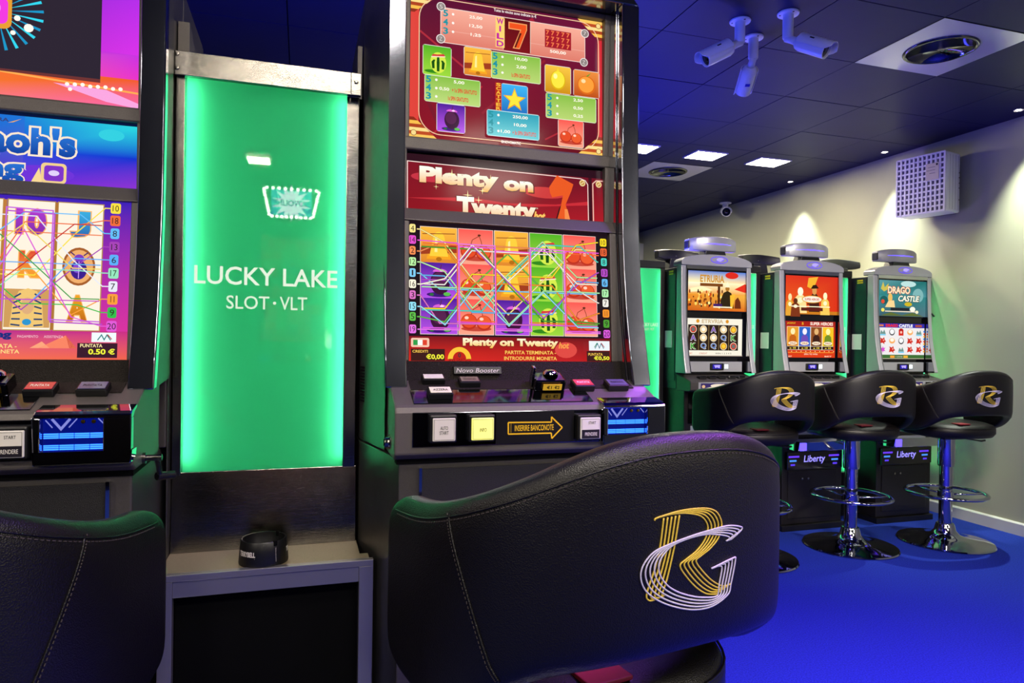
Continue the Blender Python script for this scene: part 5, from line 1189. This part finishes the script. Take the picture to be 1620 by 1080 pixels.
for k, (y, lb) in enumerate(((3.237, 'tiny bright ceiling spotlight at the right edge of the picture'), (4.294, 'tiny bright ceiling spotlight just left of the white grid box'), (5.385, 'tiny bright ceiling spotlight farthest along the right wall'))):
    m = thing('spotlight', lb, 'spotlight', (4.42, y, CZ - .002), 'recessed spotlights along the right wall')
    MB().lathe([(.016, 0), (.024, -.001), (.027, -.004), (.027, -.0005)], (4.42, y, CZ - .002), 20).build('trim_ring', 'white_paint', m, smooth=True)
    MB().lathe([(0, -.004), (.014, -.003), (.016, -.0005)], (4.42, y, CZ - .002), 16).build('lens', 'spot_lens', m, smooth=True)
    l = bpy.data.lights.new('spot_beam', 'SPOT'); l.energy = 230; l.spot_size = math.radians(68); l.spot_blend = 1.0; l.color = (.93, 1.0, .86); l.shadow_soft_size = .015
    o = bpy.data.objects.new('spot_beam', l); COL.objects.link(o); o.parent = m; o.location = (0, 0, -.012); o.rotation_euler = (0, math.radians(4), 0)

# bullet cameras
def bullet_camera(px, py, drop, yaw, tilt, label, sc=1.0, badge_=True, hood_flip=False):
    m = thing('security_camera', label, 'camera', (px, py, CZ - .002), 'white bullet security cameras on the ceiling')
    z = CZ - .002
    fl = MB().lathe([(0, 0), (.050 * sc, 0), (.052 * sc, -.003), (.050 * sc, -.009 * sc), (.022 * sc, -.011 * sc), (0, -.011 * sc)], (px, py, z), 32).build('mount_flange', 'white_plastic', m, smooth=True)
    for k in range(3):
        a = math.radians(30 + 120 * k); MB().lathe([(0, -.0105 * sc), (.005 * sc, -.0103 * sc), (.005 * sc, -.009 * sc)], (px + .038 * sc * math.cos(a), py + .038 * sc * math.sin(a), z), 10).build('flange_screw', 'black', fl)
    MB().lathe([(.0255 * sc, -.010 * sc), (.0255 * sc, -drop), (.022 * sc, -drop - .006), (0, -drop - .006)], (px, py, z), 24).build('mount_stem', 'white_plastic', m, smooth=True)
    d = Vector((math.cos(yaw) * math.cos(tilt), math.sin(yaw) * math.cos(tilt), -math.sin(tilt)))      # where it looks
    side = Vector((-math.sin(yaw), math.cos(yaw), 0)); upv = side.cross(d) * -1
    if upv.z < 0: upv = -upv
    j = Vector((px, py, z - drop - .004)); s0 = j + d * .045 * sc
    MB().tube([tuple(j - d * .01 * sc), tuple(j + d * .02 * sc), tuple(s0)], [.019 * sc, .018 * sc, .020 * sc], 14).build('ball_arm', 'white_plastic', m, smooth='all')
    R = Matrix((side, upv, d)).transposed()
    L = .165 * sc; r = .040 * sc
    bd = MB().lathe([(0, 0), (.022 * sc, 0), (.034 * sc, .012 * sc), (r, .03 * sc), (r, L), (r * .88, L), (r * .86, L - .012 * sc), (0, L - .012 * sc)], tuple(s0), 32, 'z', R).build('camera_body', 'white_plastic', m, smooth=True)
    MB().lathe([(0, L - .0115 * sc), (r * .85, L - .0115 * sc), (r * .85, L - .010 * sc), (.016 * sc, L - .010 * sc), (.012 * sc, L - .006 * sc), (0, L - .005 * sc)], tuple(s0), 28, 'z', R).build('lens_window', 'black_gloss', bd, smooth=True)
    hd_ = MB(); rows = []
    for q in range(2):
        for k in range(15):
            pass
    n = 15; V0 = []
    for t in (.02 * sc, L + .028 * sc):
        for rr in (r + .0035 * sc, r + .0065 * sc):
            row = []
            for k in range(n):
                a = math.radians(-10 + 200 * k / (n - 1)); tt = t
                if t > .05 * sc: tt = t - (.030 * sc if (k in (0, n - 1)) else .012 * sc if k in (1, n - 2) else 0)
                row.append(len(hd_.v)); hd_.v.append(tuple(s0 + side * rr * math.cos(a) + upv * rr * math.sin(a) + d * tt))
            V0.append(row)
    a_, b_, c_, e_ = V0
    for k in range(n - 1):
        hd_.f += [(a_[k], a_[k + 1], c_[k + 1], c_[k]), (b_[k], e_[k], e_[k + 1], b_[k + 1]), (a_[k], b_[k], b_[k + 1], a_[k + 1]), (c_[k], c_[k + 1], e_[k + 1], e_[k])]
    hd_.f += [(a_[0], c_[0], e_[0], b_[0]), (a_[-1], b_[-1], e_[-1], c_[-1])]; hd_.c += [None] * len(hd_.f)
    ho = hd_.build('sun_hood', 'white_plastic', bd, smooth=True)
    if badge_:
        for sg in (-1, 1):
            rr = r + .0068 * sc; ang = math.radians(90 - sg * 55)
            nn = side * math.cos(ang) + upv * math.sin(ang); tt = side * -math.sin(ang) + upv * math.cos(ang)
            nb = MB(); obox(nb, s0 + nn * rr + d * .085 * sc, (d, tt, nn), (.011 * sc, .0035 * sc, .0006)); nb.build('name_badge', 'black', ho)
    return m, s0, d, side, upv
bullet_camera(1.975, 2.774, .10, math.radians(172), math.radians(28), 'white bullet camera pointing left, leftmost of the cluster of three', .95)
c2 = bullet_camera(2.145, 2.901, .105, math.radians(70), math.radians(32), 'white bullet camera seen from below with a blue sticker', .95, False)
m2, s0, d, side, upv = c2
sb_ = MB(); obox(sb_, s0 + d * .085 - upv * .0382, (d, side, upv), (.008, .012, .0006)); sb_.build('blue_sticker', mat('blue_sticker', '#2a2ac0', .4), [o for o in m2.children if o.name.startswith('camera_body')][0])
bullet_camera(2.138, 2.638, .115, math.radians(-58), math.radians(30), 'white bullet camera pointing right, rightmost of the cluster of three', .95)
bullet_camera(4.44, 6.45, .09, math.radians(238), math.radians(12), 'small distant white camera beside the right wall, below the ceiling edge', 1.25, False)

# white grid box on the right wall
FX, FY, FZ = 4.35, 3.69, 2.2
ang = math.radians(-12)
gx = thing('air_purifier', 'white boxy air purifier with square grid front, high on the right wall', 'air purifier', (FX, FY, FZ), None, (0, 0, 0))
gx.rotation_euler.z = math.radians(12)
# local: grid face at x = 0 facing -x, near edge at y = 0, runs to y = .36; depth towards +x
MB().box(.012, .185, 0, .36, .012, .44).build('casing', 'white_plastic', gx, bevel=.012, seg=3)
fb = MB().box(.004, .013, .006, .354, .016, .436).build('grille_back', mat('grille_grey', '#6f6a70', .6), gx)
for k in range(12):
    y = .008 + k * .344 / 11; MB().box(-.006, .006, y - .0062, y + .0062, .016, .436).build('grille_bar', 'white_plastic', gx)
for k in range(12):
    z = .018 + k * .416 / 11; MB().box(-.004, .006, .006, .354, z - .0062, z + .0062).build('grille_bar', 'white_plastic', gx)
for k in range(4): MB().box(.05 + k * .036, .052 + k * .036, -.001, .001, .03, .42).build('casing_groove', mat('groove_grey', '#a8a4a6', .5) if 'groove_grey' not in bpy.data.materials else bpy.data.materials['groove_grey'], gx)
for z in (.30, .265, .225, .19, .105): MB().box(.168, .174, -.0012, .001, z - .004, z + .004).build('side_hole', 'black', gx)
ps = MB().box(-.009, -.005, .045, .135, .245, .365).build('paper_label', mat('label_cream', '#d8ccb8', .6), gx)
MB().box(-.0095, -.009, .052, .064, .345, .358).build('label_mark', 'black', ps)
for k, wd in enumerate((.05, .06, .04)): MB().box(-.0095, -.009, .07, .07 + wd, .335 - k * .022, .338 - k * .022).build('label_line', 'grille_grey' if False else bpy.data.materials['grille_grey'], ps)
MB().box(.18, .235, .05, .31, .02, .40).build('wall_bracket', 'black', gx)

# cable clip on the right wall below the purifier
MB().tube([(4.566, 4.03, 1.54), (4.562, 3.98, 1.50), (4.564, 3.95, 1.47)], .006, 6).build('wall_cable', 'black', None, smooth='all', loc=(4.566, 4.0, 1.5))
wc = bpy.data.objects['wall_cable']; tag(wc, 'short black cable stub on the wall right of the teal machine', 'cable')

# ---------------------------------------------------------------- machine with bulb-lit sign across the aisle, behind the camera (mirrored in the green panel)
opp = copy_tree(near_main); opp.location = (-.08, -2.75, 0); opp.rotation_euler.z = math.pi
opp['label'] = 'slot machine across the aisle, seen only mirrored in the green panel'
sg = thing('marquee_sign', 'bulb-edged trapezoid sign seen mirrored in the green panel', 'sign', (-.10, -2.66, 2.187), None, (0, 0, 0)); sg.rotation_euler.z = math.pi
bx = [(-.19, .07), (.19, .07), (.245, .345), (-.245, .345)]
bd_ = MB().prism(bx, 'y', -.03, .03).build('sign_board', 'black', sg, bevel=.004)
MB().box(-.06, .06, -.02, .02, -.02, .08).build('sign_post', 'black', sg)
M['sign_ink'] = mat('sign_ink', '#000000', .3, es=15.0, attr='emit')
cv = Canvas(bd_, -.0305, 0, -.0305, 1, step=1e-4, ink='sign_ink')
cv.obj('sign_art', quadg(-.165, .165, .10, .315, '#2058a8', '#2058a8', '#40b0c0', '#40b0c0') + star(0, .205, .16, '#e8d8f8', .55, 14) + text('NOVOLINE', -.15, .15, .18, .235, '#2a3a88', .03))
for (xa, za), (xb, zb) in zip(bx, bx[1:] + bx[:1]):
    for k in range(9):
        t = (k + .5) / 9; x_, z_ = xa + (xb - xa) * t, za + (zb - za) * t
        x_ *= .93; z_ = .207 + (z_ - .207) * .87
        MB().lathe([(0, -.012), (.010, -.008), (.012, 0)], (x_, -.031, z_), 10, 'y').build('bulb', mat('bulb_glow', '#ffffff', .4, emit='#f4ffe8', es=60) if 'bulb_glow' not in bpy.data.materials else bpy.data.materials['bulb_glow'], bd_)
